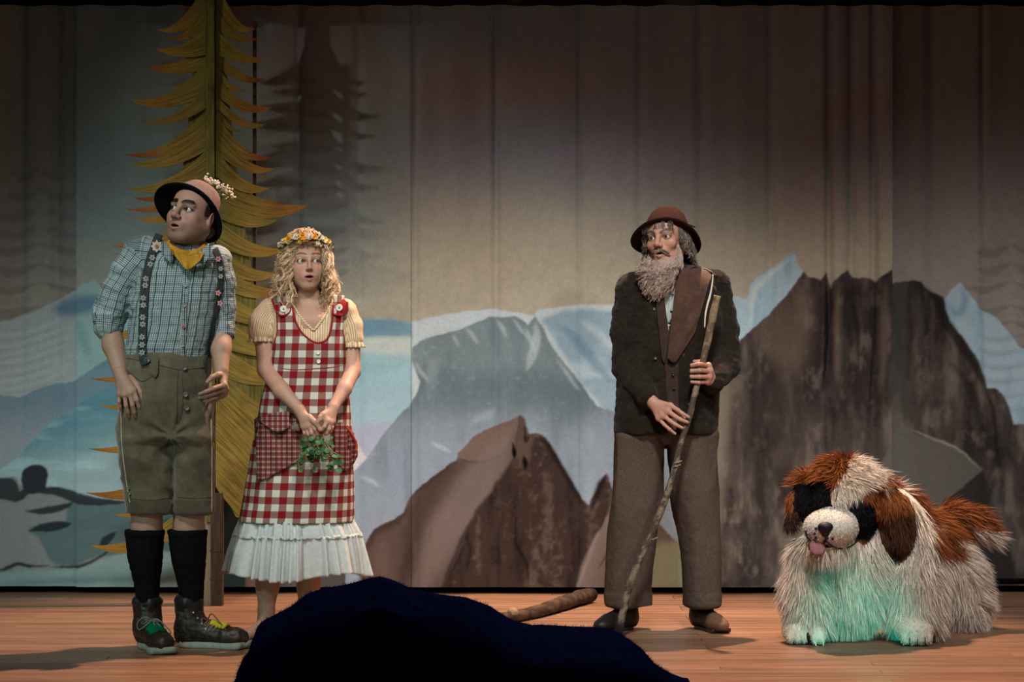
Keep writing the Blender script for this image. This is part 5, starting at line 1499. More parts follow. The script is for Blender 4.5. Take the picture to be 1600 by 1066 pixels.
for i, (q, sgn) in enumerate((([(424, 466), (440, 464), (453, 470)], 0), ([(523, 470), (534, 466), (543, 472)], 1))):   # strap tabs over the shoulders
    bt = [(434, 490), (444, 493), (454, 486)] if i == 0 else [(520, 489), (531, 493), (542, 488)]
    Vp, Qp, u_ = patch(SURF_B, q, bt, 14, 12, YG, .026, .006)
    tab = mk('strap_tab', Vp, Qp, (M_GING, M_RED)[i], dress, puv=u_ + (.01, .03, 0))  # right tab plain red: warm light on its gingham put into the colour
    bt = np.array(bt)
    pp = np.array([SURF_B.at(x, y, YG, .032) for x, y in crom(np.vstack([[q[0]], bt, [q[-1]]]), 6)]); Vt, Ft = tube(pp, .004, 6); mk('binding', Vt, Ft, M_RED, tab)
    bx, by = ((443, 483), (530, 481))[i]
    bo = button('button', SURF_B.at(bx, by, YG, .036), (0, -1, .1), .0150, M_BTN, tab, .006)
    button('button_thread', SURF_B.at(bx, by, YG, .043), (0, -1, .1), .0035, mat_plain('thread', (.12, .10, .08), .8), tab, .002)
for bx, by in ((497, 551), (498, 565)):
    button('button', SURF_D.at(bx, by, YG, .006), (0, -1, .05), .0085, M_BTN, dress, .004)
Vp, Qp, u_ = ribbon(SURF_D, [(501, 578), (503, 640), (500, 720), (500, 806)], 1.5, YG, .002); mk('front_seam', Vp, Qp, M_RED, dress)
# pockets
Vp, Qp, u_ = patch(SURF_D, [(397, 655), (425, 649), (451, 645), (468, 660)], [(402, 755), (425, 744), (448, 731), (468, 722)], 24, 26, YG, .018, .003, lambda u, t: .014 * math.sin(u * 9 + t * 4) * (1 - t) * t * 2 + .010 * math.sin(u * 15 - t * 7) * .6)
pk = mk('pocket', Vp, Qp, M_CHECK, dress, puv=u_)
Vp, Qp, u_ = patch(SURF_D, [(398, 653), (425, 646), (452, 642)], [(414, 664), (434, 676), (452, 668)], 16, 10, YG, .034, .003, lambda u, t: .012 * t)
mk('pocket_flap', Vp, Qp, M_CHECK, pk, puv=u_[:, [1, 0, 2]])
Vp, Qp, u_ = patch(SURF_D, [(521, 664), (533, 660), (545, 666), (552, 680)], [(524, 716), (531, 728), (540, 738), (549, 728)], 18, 20, YG, .022, .003, lambda u, t: .018 * math.sin(t * 3.1) * u + .008 * math.sin(u * 14 + t * 3))
Vp[:, 0] += .02 * sstep(549, 553, CX + Vp[:, 0] * F / (Vp[:, 1] - CY)) * 0
pk2 = mk('pocket', Vp, Qp, M_CHECK, dress, puv=u_)
f = Field(); f.ell(pG(541, 697, -.02), (.042, .075, .092), .01, 1, rot(0, 0, -10)); Vq, Qq = f.mesh(.005); Vq = wrinkle(Vq, Qq, .007, (22, 22, 26), 4)
mk('pocket_pouch', Vq, Qq, M_CHECK, pk2, puv=np.column_stack([Vq[:, 0], Vq[:, 2], 0 * Vq[:, 0]]))
p = np.array([pG(x, y, d) for x, y, d in ((527, 663, -.10), (540, 668, -.09), (550, 680, -.075), (556, 694, -.05), (555, 706, -.05))]); Vt, Ft = tube(crom(p, 5), .006, 6); mk('binding', Vt, Ft, M_ORED, pk2)
f = Field(); rc = SURF_D.at(462, 668, YG, .045)
for i in range(7):
    a = i * 2.4; f.ell(rc + np.array((.007 * i / 7 * 2 * math.cos(a), -.004 * (7 - i) / 7, .007 * i / 7 * 2 * math.sin(a))), (.010, .006, .010), .0015)
Vq, Qq = f.mesh(.0022); Vq = wrinkle(Vq, Qq, .0022, (160, 160, 160), 2); mk('rosette', Vq, Qq, mat_plain('grey_brown_net', (.16, .13, .12), .9), pk)
# petticoat frill, two gathered tiers
M_WHITE = mat_plain('white_cotton_voile', (.52, .57, .56), .9, .1, .12, 60, .3)
pet = None
for rows, amp, nm in (([(800, 374, 553), (815, 373, 554), (838, 367, 563)], .012, 'petticoat_tier'), ([(834, 368, 562), (860, 361, 568), (897, 354, 574)], .022, 'petticoat_tier')):
    Lp = Loft([(y, a, b, .19 + (y - 800) * .0004, YG) for y, a, b in rows], 2.1, 0)
    nu2, nv2 = 420, 22; th = np.linspace(-np.pi, np.pi, nu2, endpoint=False); zz = np.linspace(Lp.z1, Lp.z0, nv2); gt, gz = np.meshgrid(th, zz); cx, cy, a_, b_ = Lp.at(gz.ravel()); tt = gt.ravel()
    v_ = np.repeat(np.linspace(0, 1, nv2), nu2)
    ph = tt * 34 + 3.2 * np.sin(tt * 5 + 1) + 2 * np.sin(tt * 11)
    r = (1 - .11 * (amp < .02) * (1 - v_) ** 2) + (amp * (.45 * np.minimum(1, v_ * 3 + (amp > .02)) + .55 * v_) * np.sin(ph) + .25 * amp * np.sin(ph * 2.7 + 1) + amp * v_ * .8 * np.sin(tt * 8 + 2)) / .22
    zadd = -.016 * v_ * np.clip(np.sin(tt * 3.2 + 2.2), -1, 1) * (amp > .02)
    Vp = np.column_stack([cx + a_ * np.sin(tt) * (1 + (r - 1) * .55), cy - b_ * np.cos(tt) * r, gz.ravel() + zadd])
    o = mk(nm, Vp, grid_faces(nu2, nv2, True), M_WHITE, pet or girl); o.modifiers.new('t', 'SOLIDIFY').thickness = .0015
    if pet is None: pet = o
th = np.linspace(-np.pi, np.pi, 300); q = []
Lp = Loft([(834, 368, 562, .203, YG), (840, 366, 564, .206, YG)], 2.1, 0)
cx, cy, a_, b_ = Lp.at(np.full(300, P(0, 834, YG)[2]))
pp = np.column_stack([cx + a_ * np.sin(th) * 1.012, cy - b_ * np.cos(th) * (1.02 + .03 * np.sin(th * 34)), P(0, 835, YG)[2] + .003 * np.sin(th * 60) - .010 * np.sin(th * 3.2 + 2.2) * 0])
Vt, Ft = tube(pp, .0055 + .002 * np.sin(th * 75), 6); mk('gather_trim', Vt, Ft, M_WHITE, pet)
# ---- curly hair
rf = np.random.RandomState(8)
n = 460; k = 23
t = np.linspace(0, 1, k)
paths = np.zeros((n, k, 3)); cols = np.zeros((n, 3))
for i in range(n):
    side = -1 if rf.rand() < .54 else 1
    az = side * (.32 + 2.5 * rf.rand() ** .9)          # azimuth from the face
    el = rf.rand() ** .7
    root = np.array((math.sin(az) * .078 * math.cos(el * 1.25), -math.cos(az) * .085 * math.cos(el * 1.25) + .018, .040 + .082 * math.sin(el * 1.25)))
    if abs(az) < .75 and root[2] < .062: root[2] = .066
    root = R_ @ (root * s_) + c_
    # end point: on the shoulders in front, or behind
    if side < 0: ex, ey = 420 + 42 * rf.rand() ** .8, 446 + 47 * rf.rand()
    else: ex, ey = 500 + 33 * rf.rand() ** 1.1, 440 + 52 * rf.rand()
    if side < 0 and ey > 472: ex = max(ex, 436 + 22 * rf.rand())
    if side > 0 and ey > 466: ex = min(ex, 522 - 12 * rf.rand())
    fr = np.cos(az)
    ed = -.10 * max(fr, -.1) + .03 - .06 * rf.rand() if abs(az) < 1.6 else .07 * rf.rand()
    end = pG(ex, ey, ed)
    out = pG(427 + 20 * rf.rand() if side < 0 else 529 - 18 * rf.rand(), 421 + 22 * rf.rand(), ed * .7)
    mid = out * .75 + (root + end) * .125
    p = (1 - t)[:, None] ** 3 * root + 3 * ((1 - t) ** 2 * t)[:, None] * (root + norm(root - c_) * .03 + np.array((side * .025, 0, -.01))) + 3 * ((1 - t) * t ** 2)[:, None] * mid + (t ** 3)[:, None] * end
    fq = 2.6 + 2.6 * rf.rand(); p0 = rf.rand() * 6.28; A = (.004 + .014 * t ** .8) * (.35 + .9 * rf.rand())
    p[:, 0] += A * np.sin(t * fq * 6.28 + p0); p[:, 1] += A * np.cos(t * fq * 6.28 + p0); p[:, 2] += .5 * A * np.sin(t * fq * 6.28 * 1.1 + p0 + 1)
    # keep locks off the face
    L = (p - c_) @ R_ / s_
    inf = (np.abs(L[:, 0]) < .057) & (L[:, 1] < -.01) & (L[:, 2] > -.13) & (L[:, 2] < .055)
    L[inf, 0] = np.sign(L[inf, 0] + 1e-6) * (.057 + .012 * rf.rand()); p = L * s_ @ R_.T + c_
    paths[i] = p
    cols[i] = np.array((.80, .59, .37)) * (.40 + 1.0 * rf.rand() ** 1.3) + (.04, .03, .015)
V, Q, C = clump(paths, 4, .0042, .0016, cols, rf)
# loose strands over the crown
n2_ = 240; tp_ = np.zeros((n2_, 12, 3)); t2 = np.linspace(0, 1, 12)
for i in range(n2_):
    a0 = rf.rand() * 6.28; e0 = .5 + 1.0 * rf.rand(); a1 = a0 + .9 * rf.randn() * .5; e1 = e0 - .35 - .3 * rf.rand()
    for j, tt_ in enumerate(t2):
        a_2 = a0 + (a1 - a0) * tt_; e_2 = e0 + (e1 - e0) * tt_; r_ = .091 + .012 * math.sin(tt_ * 3.1) + .010 * rf.rand() * (i % 4 == 0)
        tp_[i, j] = (math.sin(a_2) * math.cos(e_2) * r_ * .92, -math.cos(a_2) * math.cos(e_2) * r_ * 1.08 + .022, .044 + math.sin(e_2) * r_)
    tp_[i] += .004 * np.column_stack([np.sin(t2 * 14 + i), np.cos(t2 * 13 + i), np.sin(t2 * 9 + i)])
tp_ = tp_.reshape(-1, 3) @ R_.T * s_ + c_; tp_ = tp_.reshape(n2_, 12, 3)
V2, Q2, C2 = clump(tp_, 4, .003, .0013, np.array((.80, .60, .38)) * (.5 + .8 * rf.rand(n2_, 1)), rf)
M_BLOND = mat_vcol('blonde_hair', .42, .4, 150, .2, .0)
# scalp cap below the locks
g = Field(); g.frame(*HG); g.ell((0, .024, .044), (.080, .101, .085), .01); g.ell((0, -.085, -.040), (.062, .090, .100), .02, -1); g.frame()
Vc, Qc = g.mesh(.004); Vc = wrinkle(Vc, Qc, .004, (60, 60, 60), 3)
hair = mk('hair', np.vstack([V, V2, Vc]), [np.vstack([Q, Q2 + len(V)]), Qc + len(V) + len(V2)], M_BLOND, girl, col=np.vstack([C, C2, np.tile((.34, .22, .11), (len(Vc), 1))]), kind='stuff', label='long curly blonde hair')
# ---- flower wreath
wc = c_ + np.array((.0, .010, .060)); wn = norm((0.02, .34, 1)); wu = norm(np.cross((0, 1, 0), wn)); wv_ = np.cross(wn, wu)
wr = lambda a, r=.104: wc + r * .93 * math.sin(a) * np.array((1., 0, .02)) + r * math.cos(a) * norm((0, -1, .38)) * np.array((1, 1.06, 1))
pp = np.array([wr(a) for a in np.linspace(0, 2 * np.pi, 60)]); Vt, Ft = tube(pp, .005, 6)
wreath = mk('flower_wreath', Vt, Ft, mat_plain('wreath_vine', (.09, .10, .03), .8), girl, label='wreath of white and yellow flowers')
PET = {'white': mat_plain('white_petals', (.78, .70, .58), .8, .1, .15), 'gold': mat_plain('golden_petals', (.72, .36, .04), .8, .1, .25), 'cream': mat_plain('cream_petals', (.72, .62, .36), .8, .1, .2), 'yellow': mat_plain('yellow_petals', (.75, .52, .06), .8, .1, .2)}
def blossom(c, nrm_, r, mat, layers=2, pn=8):
    nrm_ = norm(nrm_); u = norm(np.cross(nrm_, (0.1, .2, 1))); w = np.cross(nrm_, u); mb = MB()
    for l in range(layers):
        rr = r * (1 - .33 * l)
        for i in range(pn):
            a = 2 * np.pi * (i + .5 * l) / pn; d = math.cos(a) * u + math.sin(a) * w; e = -math.sin(a) * u + math.cos(a) * w; h = r * (.15 + .35 * l)
            mb.add(np.array([c + nrm_ * h * .4, c + d * rr * .6 + e * rr * .33 + nrm_ * h, c + d * rr + nrm_ * h * 1.2, c + d * rr * .6 - e * rr * .33 + nrm_ * h]), np.array([[0, 1, 2, 3]]))
    mb.add(oct_V * r * .28 + c + nrm_ * r * .35, oct_F)
    V, Fs, C = mb.get(); return mk('flower', V, Fs, mat, wreath)
kinds = ['white', 'cream', 'white', 'gold', 'white', 'yellow']
for i in range(44):
    a = 2 * np.pi * i / 44 + .05 * rf.randn(); c = wr(a, .106 + .006 * rf.rand()) + np.array((0, 0, .010 * rf.randn())); out = norm(c - wc)
    blossom(c + out * .006, out + (0, 0, .35) + .3 * rf.randn(3), .010 + .006 * rf.rand(), PET[kinds[rf.randint(6)]])
for a, r, m_ in ((-.04, .022, 'gold'), (-.62, .016, 'gold'), (.42, .015, 'gold'), (.12, .017, 'white'), (-.30, .017, 'white'), (.82, .017, 'cream'), (1.05, .014, 'yellow'), (-.95, .014, 'cream'), (-1.25, .014, 'white'), (-1.5, .012, 'yellow')):
    c = wr(a, .108); out = norm(c - wc); blossom(c + out * .012 + (0, 0, .006), out + (0, -.2, .3), r, PET[m_], 3, 9)
mb = MB()
for i in range(120):
    a = rf.rand() * 6.28 if i > 26 else .52 + .12 * rf.randn(); c = wr(a, .106); d = norm(norm(c - wc) + .8 * rf.randn(3) + (0, 0, .3)); e = norm(np.cross(d, rf.randn(3))); L = .02 + .015 * rf.rand()
    mb.add(np.array([c, c + d * L * .5 + e * .005, c + d * L, c + d * L * .5 - e * .005]), np.array([[0, 1, 2, 3]]), (.05, .06, .025) if i > 26 else (.03, .025, .02))
mb.build('leaves', mat_vcol('wreath_leaf', .7), wreath, kind='stuff')
# ---- bunch of greenery in her hands
bq = empty('greenery_bunch', pG(498, 738, -.24), 'small bunch of round green leaves held in the young woman\'s hands', 'plant')
M_LEAF = mat_vcol('round_leaf', .45, .4, 60, .25, .2); M_STEM = mat_plain('pale_stem', (.30, .34, .14), .6)
for i in range(72):
    x = 502 + 15.5 * rf.randn(); y = 708 + 12.5 * rf.randn()
    x = min(max(x, 470), 533); y = min(max(y, 684), 738)
    if i < 8: x, y = [(524, 713), (530, 735), (517, 732), (476, 706), (473, 700), (488, 722), (512, 703), (525, 722)][i]
    c = pG(x, y, -.245 - .05 * rf.rand()); nrm_ = norm(np.array((.5 * rf.randn(), -1, .5 + .5 * rf.randn()))); u = norm(np.cross(nrm_, (rf.randn(), .2, 1))); w = np.cross(nrm_, u); r = .0065 + .0075 * rf.rand() if i > 4 else .015
    a = np.linspace(0, 2 * np.pi, 10, endpoint=False); ring = c + r * (np.cos(a)[:, None] * u + .85 * np.sin(a)[:, None] * w)
    V = np.vstack([ring, c - nrm_ * r * .25, ring * .999 + c * .001 + nrm_ * .0008])
    T = [(j, (j + 1) % 10, 10) for j in range(10)]
    mk('leaf', V, np.array(T), M_LEAF, bq, col=np.tile(np.array((.026, .115, .03)) * (.3 + 1.1 * rf.rand()) + (.01 * rf.rand(), .02, .01), (len(V), 1)))
    if i % 2 == 0:
        s0 = pG(494 + 4 * rf.randn(), 678, -.205); Vt, Ft = tube(crom([s0, (s0 + c) / 2 + .006 * rf.randn(3), c], 4), .0011, 5); mk('stem', Vt, Ft, M_STEM, bq)
for q in ([(484, 712), (470, 716), (455, 724)], [(478, 716), (466, 722), (468, 730)], [(500, 690), (505, 684), (512, 690)], [(495, 690), (500, 688), (492, 698)]):
    Vt, Ft = tube(crom([pG(x, y, -.26) for x, y in q], 5), .0013, 5); mk('stem', Vt, Ft, M_STEM, bq)

# =================================================================== OLD MAN with beard and staff
YO = 0.0
def pO(x, y, d=0.): return P(x, y, YO + d)
base = pO(1035, 985); base[2] = 0
oldm = empty('person', base, 'long-bearded man in brown hat, dark jacket and tweed trousers leaning on a staff', 'person')
R_, c_, s_ = rot(-25, 5, -6), pO(1041, 374, .0), 1.06
HO = (R_, c_, s_)
f = Field(); add_head(f, R_, c_, s_, .0040, .72, False, 1.)
f.cap(c_ + R_ @ np.array((0, .02, -.06)), pO(1046, 432, .05), .056, .062, .03)
f.chain([pO(1046, 432, .05), pO(1046, 470, .05), pO(1042, 570, .03), pO(1040, 640, .03)], [.07, .10, .09, .07], .04)
f.cap(pO(998, 450, .04), pO(1112, 446, .04), .05, .05, .04)
f.chain([pO(998, 450, .04), pO(975, 512, .0), pO(978, 572, -.03), pO(1018, 627, -.195)], [.05, .042, .04, .026], .015)
f.chain([pO(1112, 446, .04), pO(1136, 512, .03), pO(1137, 572, -.02), pO(1112, 598, -.18)], [.05, .042, .04, .027], .015)
for lx, hx, dz in ((996, 985, 0.), (1085, 1097, .02)):
    f.chain([pO(1040, 640, .03), pO(lx, 700, dz), pO((lx + hx) / 2, 810, dz), pO(hx, 925, dz)], [.06, .07, .06, .035], .02)
H = lambda L: [pO(x, y, z) for x, y, z in L]
# open hand laid against the staff
add_hand(f, pO(1020, 629, -.20), .027,
         [H([(1048, 634, -.245), (1059, 641, -.262), (1067, 647, -.268), (1076, 652, -.268)]), H([(1044, 643, -.245), (1055, 651, -.262), (1064, 656, -.268), (1074, 660, -.268)]),
          H([(1037, 650, -.238), (1047, 658, -.255), (1056, 664, -.262), (1066, 669, -.262)]), H([(1029, 654, -.226), (1038, 664, -.242), (1046, 671, -.25), (1055, 678, -.25)])],
         H([(1034, 632, -.215), (1048, 643, -.225), (1062, 651, -.232), (1077, 657, -.236)]), 1.0)
# fist round the staff
st_d = -.235
add_hand(f, pO(1113, 597, -.18), .028,
         [H([(1107, 571, -.225), (1092, 569, -.268), (1081, 571, -.255), (1084, 573, -.222)]), H([(1109, 580, -.225), (1093, 579, -.272), (1080, 580, -.258), (1083, 582, -.222)]),
          H([(1108, 589, -.222), (1093, 589, -.268), (1080, 589, -.255), (1083, 591, -.220)]), H([(1105, 597, -.215), (1092, 598, -.258), (1081, 597, -.248), (1084, 598, -.216)])],
         H([(1110, 582, -.19), (1104, 572, -.20), (1095, 566, -.215), (1085, 565, -.232)]), 1.0)
def fbo(lo_px, hi_px, d0, d1, vox):
    D = YO - CY
    return (np.array([(lo_px[0] - CX) * D / F, YO + d0, CH - (hi_px[1] - HY) * D / F]), np.array([(hi_px[0] - CX) * D / F, YO + d1, CH - (lo_px[1] - HY) * D / F]), vox)
V, Q = f.mesh(.011, fine=[fbo((990, 320), (1095, 425), -.16, .18, .0026), fbo((1008, 612), (1084, 688), -.31, -.15, .0028), fbo((1070, 554), (1126, 612), -.31, -.12, .0028)], smooth=1)
V = under_hat(V, pO(1041, 372, .03), norm((.10, .46, .87)), .086, .068, .092)
SO = np.array((.48, .262, .188))
C = face_col(V, *HO, SO, (.46, .20, .16), (.085, .065, .055), -.0015, .0058, 0., .0040, lash=.6, frown=.008)
L = (V - c_) @ R_ / s_
wr_ = .12 * np.sin(L[:, 2] * 520) * ((L[:, 2] > .03) & (L[:, 1] < -.04) & (np.linalg.norm(L, axis=1) < .2))
C *= (1 + .08 * fbm(V * 40, 3, 3) + wr_)[:, None]
mk('body', V, Q, M_SKIN, oldm, col=C)
add_eyes(oldm, *HO, R_ @ norm((-.10, -1, .10)), (.07, .06, .05))
# ---- shirt showing at the neck
LS = Loft([(426, 1026, 1078, .09, YO + .03), (450, 1000, 1100, .118, YO + .03), (500, 985, 1112, .13, YO + .02), (560, 985, 1110, .13, YO + .02)], 2.2)
f = Field(); f.loft(LS, .01); f.chain([pO(1068, 421, .03), pO(1060, 430, -.05), pO(1050, 440, -.085), pO(1040, 438, -.07)], [.014, .014, .013, .012], .01)
V, Q = f.mesh(.006); V = wrinkle(V, Q, .003, (20, 20, 12), 3)
SURF_OS = Surf(V, Q)
oshirt = mk('shirt', V, Q, mat_plain('pale_linen', (.46, .52, .46), .9, .1, .12, 50, .3), oldm)
M_LIN = mat_plain('linen_placket', (.38, .44, .40), .9, .1, .12, 50, .3)
V, Q, _ = ribbon(SURF_OS, [(1052, 450), (1049, 475), (1046, 505)], 9, YO, .005); mk('placket', V, Q, M_LIN, oshirt)
for x, y in ((1051, 458), (1049, 484)): button('button', SURF_OS.at(x, y, YO, .013), (0, -1, 0), .0055, M_LIN, oshirt, .004)
# ---- waistcoat and jacket
LJ = Loft([(418, 1024, 1086, .10, YO + .04), (430, 992, 1112, .118, YO + .04), (446, 976, 1124, .135, YO + .035), (500, 968, 1132, .152, YO + .02), (560, 965, 1128, .158, YO + .01), (620, 962, 1122, .160, YO), (678, 961, 1120, .160, YO)], 2.4)
LW = Loft([(424, 1020, 1090, .095, YO + .035), (446, 984, 1116, .128, YO + .03), (500, 975, 1122, .146, YO + .02), (560, 972, 1118, .152, YO + .01), (640, 970, 1112, .152, YO)], 2.4)
SL = [pO(1004, 450, .04), pO(988, 452, .03), pO(976, 512, .0), pO(980, 574, -.03), pO(1012, 620, -.165)]; SLr = [.07, .066, .062, .060, .046]
SR = [pO(1098, 446, .04), pO(1116, 448, .04), pO(1134, 512, .02), pO(1136, 568, -.03), pO(1114, 597, -.165)]; SRr = [.07, .066, .060, .060, .047]
f = Field(); f.loft(LJ, .01); f.chain(SL, SLr, .018); f.chain(SR, SRr, .018)
V, Q = f.mesh(.006)
V = wrinkle(V, Q, .005, (8, 8, 12), 15); V = wrinkle(V, Q, .0025, (26, 26, 36), 16)
SURF_J = Surf(V, Q)
cc = V[Q].mean(1); D_ = cc[:, 1] - CY; qx = CX + cc[:, 0] * F / D_; qy = HY - (cc[:, 2] - CH) * F / D_
sleeve = np.minimum(polyd(cc, SL, SLr)[0], polyd(cc, SR, SRr)[0]) < .006
lf = np.interp(qy, [415, 440, 470, 520, 580, 640, 690], [1030, 1020, 1026, 1034, 1040, 1043, 1040]); rt = np.interp(qy, [415, 440, 480, 540, 600, 640, 690], [1070, 1066, 1062, 1060, 1060, 1062, 1052])
gap = (qx > lf) & (qx < rt) & (cc[:, 1] < YO + .02) & (~sleeve)
Vj, Qj = compact(V, Q[~gap])
C = np.tile((.0190, .0155, .0110), (len(Vj), 1)); C *= (1 + .35 * fbm(Vj * 16, 5, 3))[:, None]
M_WOOL = mat_vcol('dark_wool', .95, .05, 70, .45, .6, sheen=.08, bdist=.003)
jacket = mk('jacket', Vj, Qj, M_WOOL, oldm, col=C, label='dark felted wool jacket')
f = Field(); f.loft(LW, .01); Vw, Qw = f.mesh(.006); Vw = wrinkle(Vw, Qw, .003, (14, 14, 20), 4)
cc = Vw[Qw].mean(1); D_ = cc[:, 1] - CY; qx = CX + cc[:, 0] * F / D_; qy = HY - (cc[:, 2] - CH) * F / D_
vl = np.interp(qy, [415, 440, 516], [1026, 1034, 1044]); vr = np.interp(qy, [415, 440, 516], [1066, 1060, 1045]); vgap = (qx > vl) & (qx < vr) & (qy < 516) & (cc[:, 1] < YO + .03)
Vw2, Qw2 = compact(Vw, Qw[~vgap])
M_BRN = mat_vcol('brown_suede', .9, .1, 50, .3, .4, sheen=.2)
vest = mk('waistcoat', Vw2, Qw2, M_BRN, oldm, col=np.tile((.042, .026, .020), (len(Vw2), 1)))
SURF_W = Surf(Vw, Qw)
M_DKB = mat_plain('dark_button', (.02, .015, .012), .4, .4, .2)
for x, y in ((1048, 540), (1050, 560), (1052, 585), (1053, 606)): button('button', SURF_W.at(x, y, YO, .008), (0, -1, 0), .006, M_DKB, vest, .004)
# broad brown collar on the image-right side, and the narrow one on the left
V, Q, uv = patch(SURF_J, [(1058, 419), (1078, 414), (1098, 418), (1112, 430)], [(1043, 560), (1054, 567), (1068, 548), (1086, 520)], 22, 40, YO, .014, .004, lambda u, t: .004 * math.sin(t * 14 + u * 5))
C = np.tile((.070, .038, .026), (len(V), 1)); C *= (1 + .3 * fbm(V * 18, 5, 3))[:, None]
mk('shawl_collar', V, Q, M_BRN, jacket, col=C, label='broad brown collar')
V, Q, uv = patch(SURF_J, [(1022, 440), (1030, 442), (1036, 450)], [(1034, 560), (1039, 566), (1045, 520)], 10, 30, YO, .014, .004)
mk('shawl_collar', V, Q, M_BRN, jacket, col=np.tile((.042, .025, .018), (len(V), 1)))
f = Field(); f.chain([pO(1064, 424, -.02), pO(1078, 416, .05), pO(1062, 410, .12), pO(1040, 414, .10)], [.022, .022, .024, .02], .02); V, Q = f.mesh(.006); mk('collar_back', V, Q, M_WOOL, jacket, col=np.tile((.02, .018, .016), (len(V), 1)))
line(SURF_J, [(1072, 424), (1090, 418), (1108, 424), (1120, 432)], .006, M_DKB, jacket, 'shoulder_piping', YO, .002)
for x, y in ((1022, 483), (1024, 560), (1077, 632)): button('button', SURF_J.at(x, y, YO, .006), (0, -1, 0), .006, mat_plain('dull_button', (.12, .11, .1), .4, .4), jacket, .004)
# ---- trousers
W_ = Loft([(655, 964, 1117, .146, YO), (675, 961, 1119, .138, YO), (692, 968, 1110, .09, YO)], 2.3)
LL = Loft([(680, 959, 1040, .13, YO), (720, 957, 1040, .122, YO), (770, 954, 1034, .115, YO), (830, 952, 1027, .11, YO), (890, 949, 1021, .108, YO), (944, 947, 1020, .108, YO)], 2.2)
LR = Loft([(680, 1040, 1119, .13, YO + .01), (720, 1042, 1119, .122, YO + .01), (770, 1049, 1121, .115, YO + .01), (830, 1058, 1123, .11, YO + .02), (890, 1066, 1124, .106, YO + .02), (944, 1070, 1126, .104, YO + .02)], 2.2)
f = Field(); f.loft(LL, .006); f.loft(LR, .006); f.loft(W_, .03)
for a, b, dy, bb in ((946, 1022, 0., .113), (1069, 1127, .02, .109)): f.loft(Loft([(926, a, b, bb, YO + dy), (946, a, b, bb, YO + dy)], 2.2, 0), .003)
V, Q = f.mesh(.0068); V = wrinkle(V, Q, .010, (7, 7, 2.6), 25); V = wrinkle(V, Q, .0012, (30, 30, 30), 26)
C = np.tile((.088, .070, .056), (len(V), 1)); C *= (1 + .16 * fbm(V * 9, 31, 3))[:, None]
def mat_tweed():
    m, nt, b = nodes('brown_tweed'); g = NT(nt); v = g.obj()
    k = g.ramp(g.noise(g.obj((1, 1, .6)), 260, 3, .8), [(.3, (.55,) * 3), (.7, (1.5,) * 3)])
    g.l(g.mul(g.attr('Col'), k), b.inputs['Base Color']); b.inputs['Roughness'].default_value = .95; b.inputs['Specular IOR Level'].default_value = .1
    g.bump(b, g.noise(v, 320, 3), .5, .002); return m
tro = mk('trousers', V, Q, mat_tweed(), oldm, col=C)
# ---- shoes
M_SHOE = mat_vcol('worn_shoe_leather', .5, .35, 40, .35, .2)
for x0, yy, yaw, nm, toec in ((976, -.0, -38, 'black shoe half behind the staff', (.012, .011, .01)), (1098, .03, 22, 'dark shoe with a brown toe', (.16, .085, .05))):
    o = np.array((P(x0, 980, yy)[0], yy, 0.)); R = rot(yaw)
    f = Field(); f.frame(R, o); f.cap((0, .012, .17), (0, .02, .06), .056, .047, .02); f.ell((0, .03, .045), (.042, .045, .045), .02); f.cap((0, 0, .06), (0, -.12, .045), .046, .038, .03); f.ell((0, -.145, .035), (.044, .065, .034), .02); f.frame()
    V, Q = f.mesh(.005); L = (V - o) @ R; V[:, 2] = np.maximum(V[:, 2], .014)
    C = np.tile((.012, .011, .01), (len(V), 1)); w = sstep(-.10, -.125, L[:, 1])[:, None]; C = C * (1 - w) + np.array(toec) * w
    so = mk('shoe', V, Q, M_SHOE, oldm, col=C, label=nm); shoe_sole(R, o, .225, .050, .018, M_DKB, so)
# ---- hat
hn = norm((.10, .46, .87)); hc = pO(1041, 372, .03)
prof = [(1e-4, .10), (.05, .098), (.080, .08), (.090, .04), (.092, .004), (.118, .000), (.142, -.003), (.152, -.002), (.155, .002), (.151, .006), (.135, .005), (.101, .008), (.099, .04), (.089, .08), (.074, .114), (.054, .134), (.03, .138), (1e-4, .126)]
V, Q = lathe(prof, hc, hn, (1, 0, -.12), 64, 1.0, 1.0, lambda th, r, h: (r * np.where(h > .06, 1 - .12 * np.abs(np.sin(th)) ** 2 * (h / .14), 1), h - .030 * (np.cos(th) ** 2) * np.clip((r - .1) / .055, 0, 1) ** 1.5 + .012 * np.clip((r - .1) / .055, 0, 1) * np.sin(-th)))
k_ = np.repeat(np.arange(len(prof)), 64); C = np.tile((.030, .016, .013), (len(V), 1)); C[k_ >= 11] = (.036, .017, .013)
hat = mk('hat', V, Q[:, ::-1], M_FELT, oldm, col=C, label='brown felt hat with turned brim')
V, Q = lathe([(.1015, .012), (.1025, .02), (.1015, .036), (.0995, .037), (.1005, .012)], hc, hn, (1, 0, -.12), 64); mk('hat_band', V, Q, mat_plain('brown_ribbon', (.060, .026, .019), .95, .0), hat)
V, Fs = tube(crom([pO(1068, 349, .0), pO(1076, 351, .0), pO(1086, 355, .01)], 4), .0035, 6); mk('band_tail', V, Fs, M_DKB, hat)
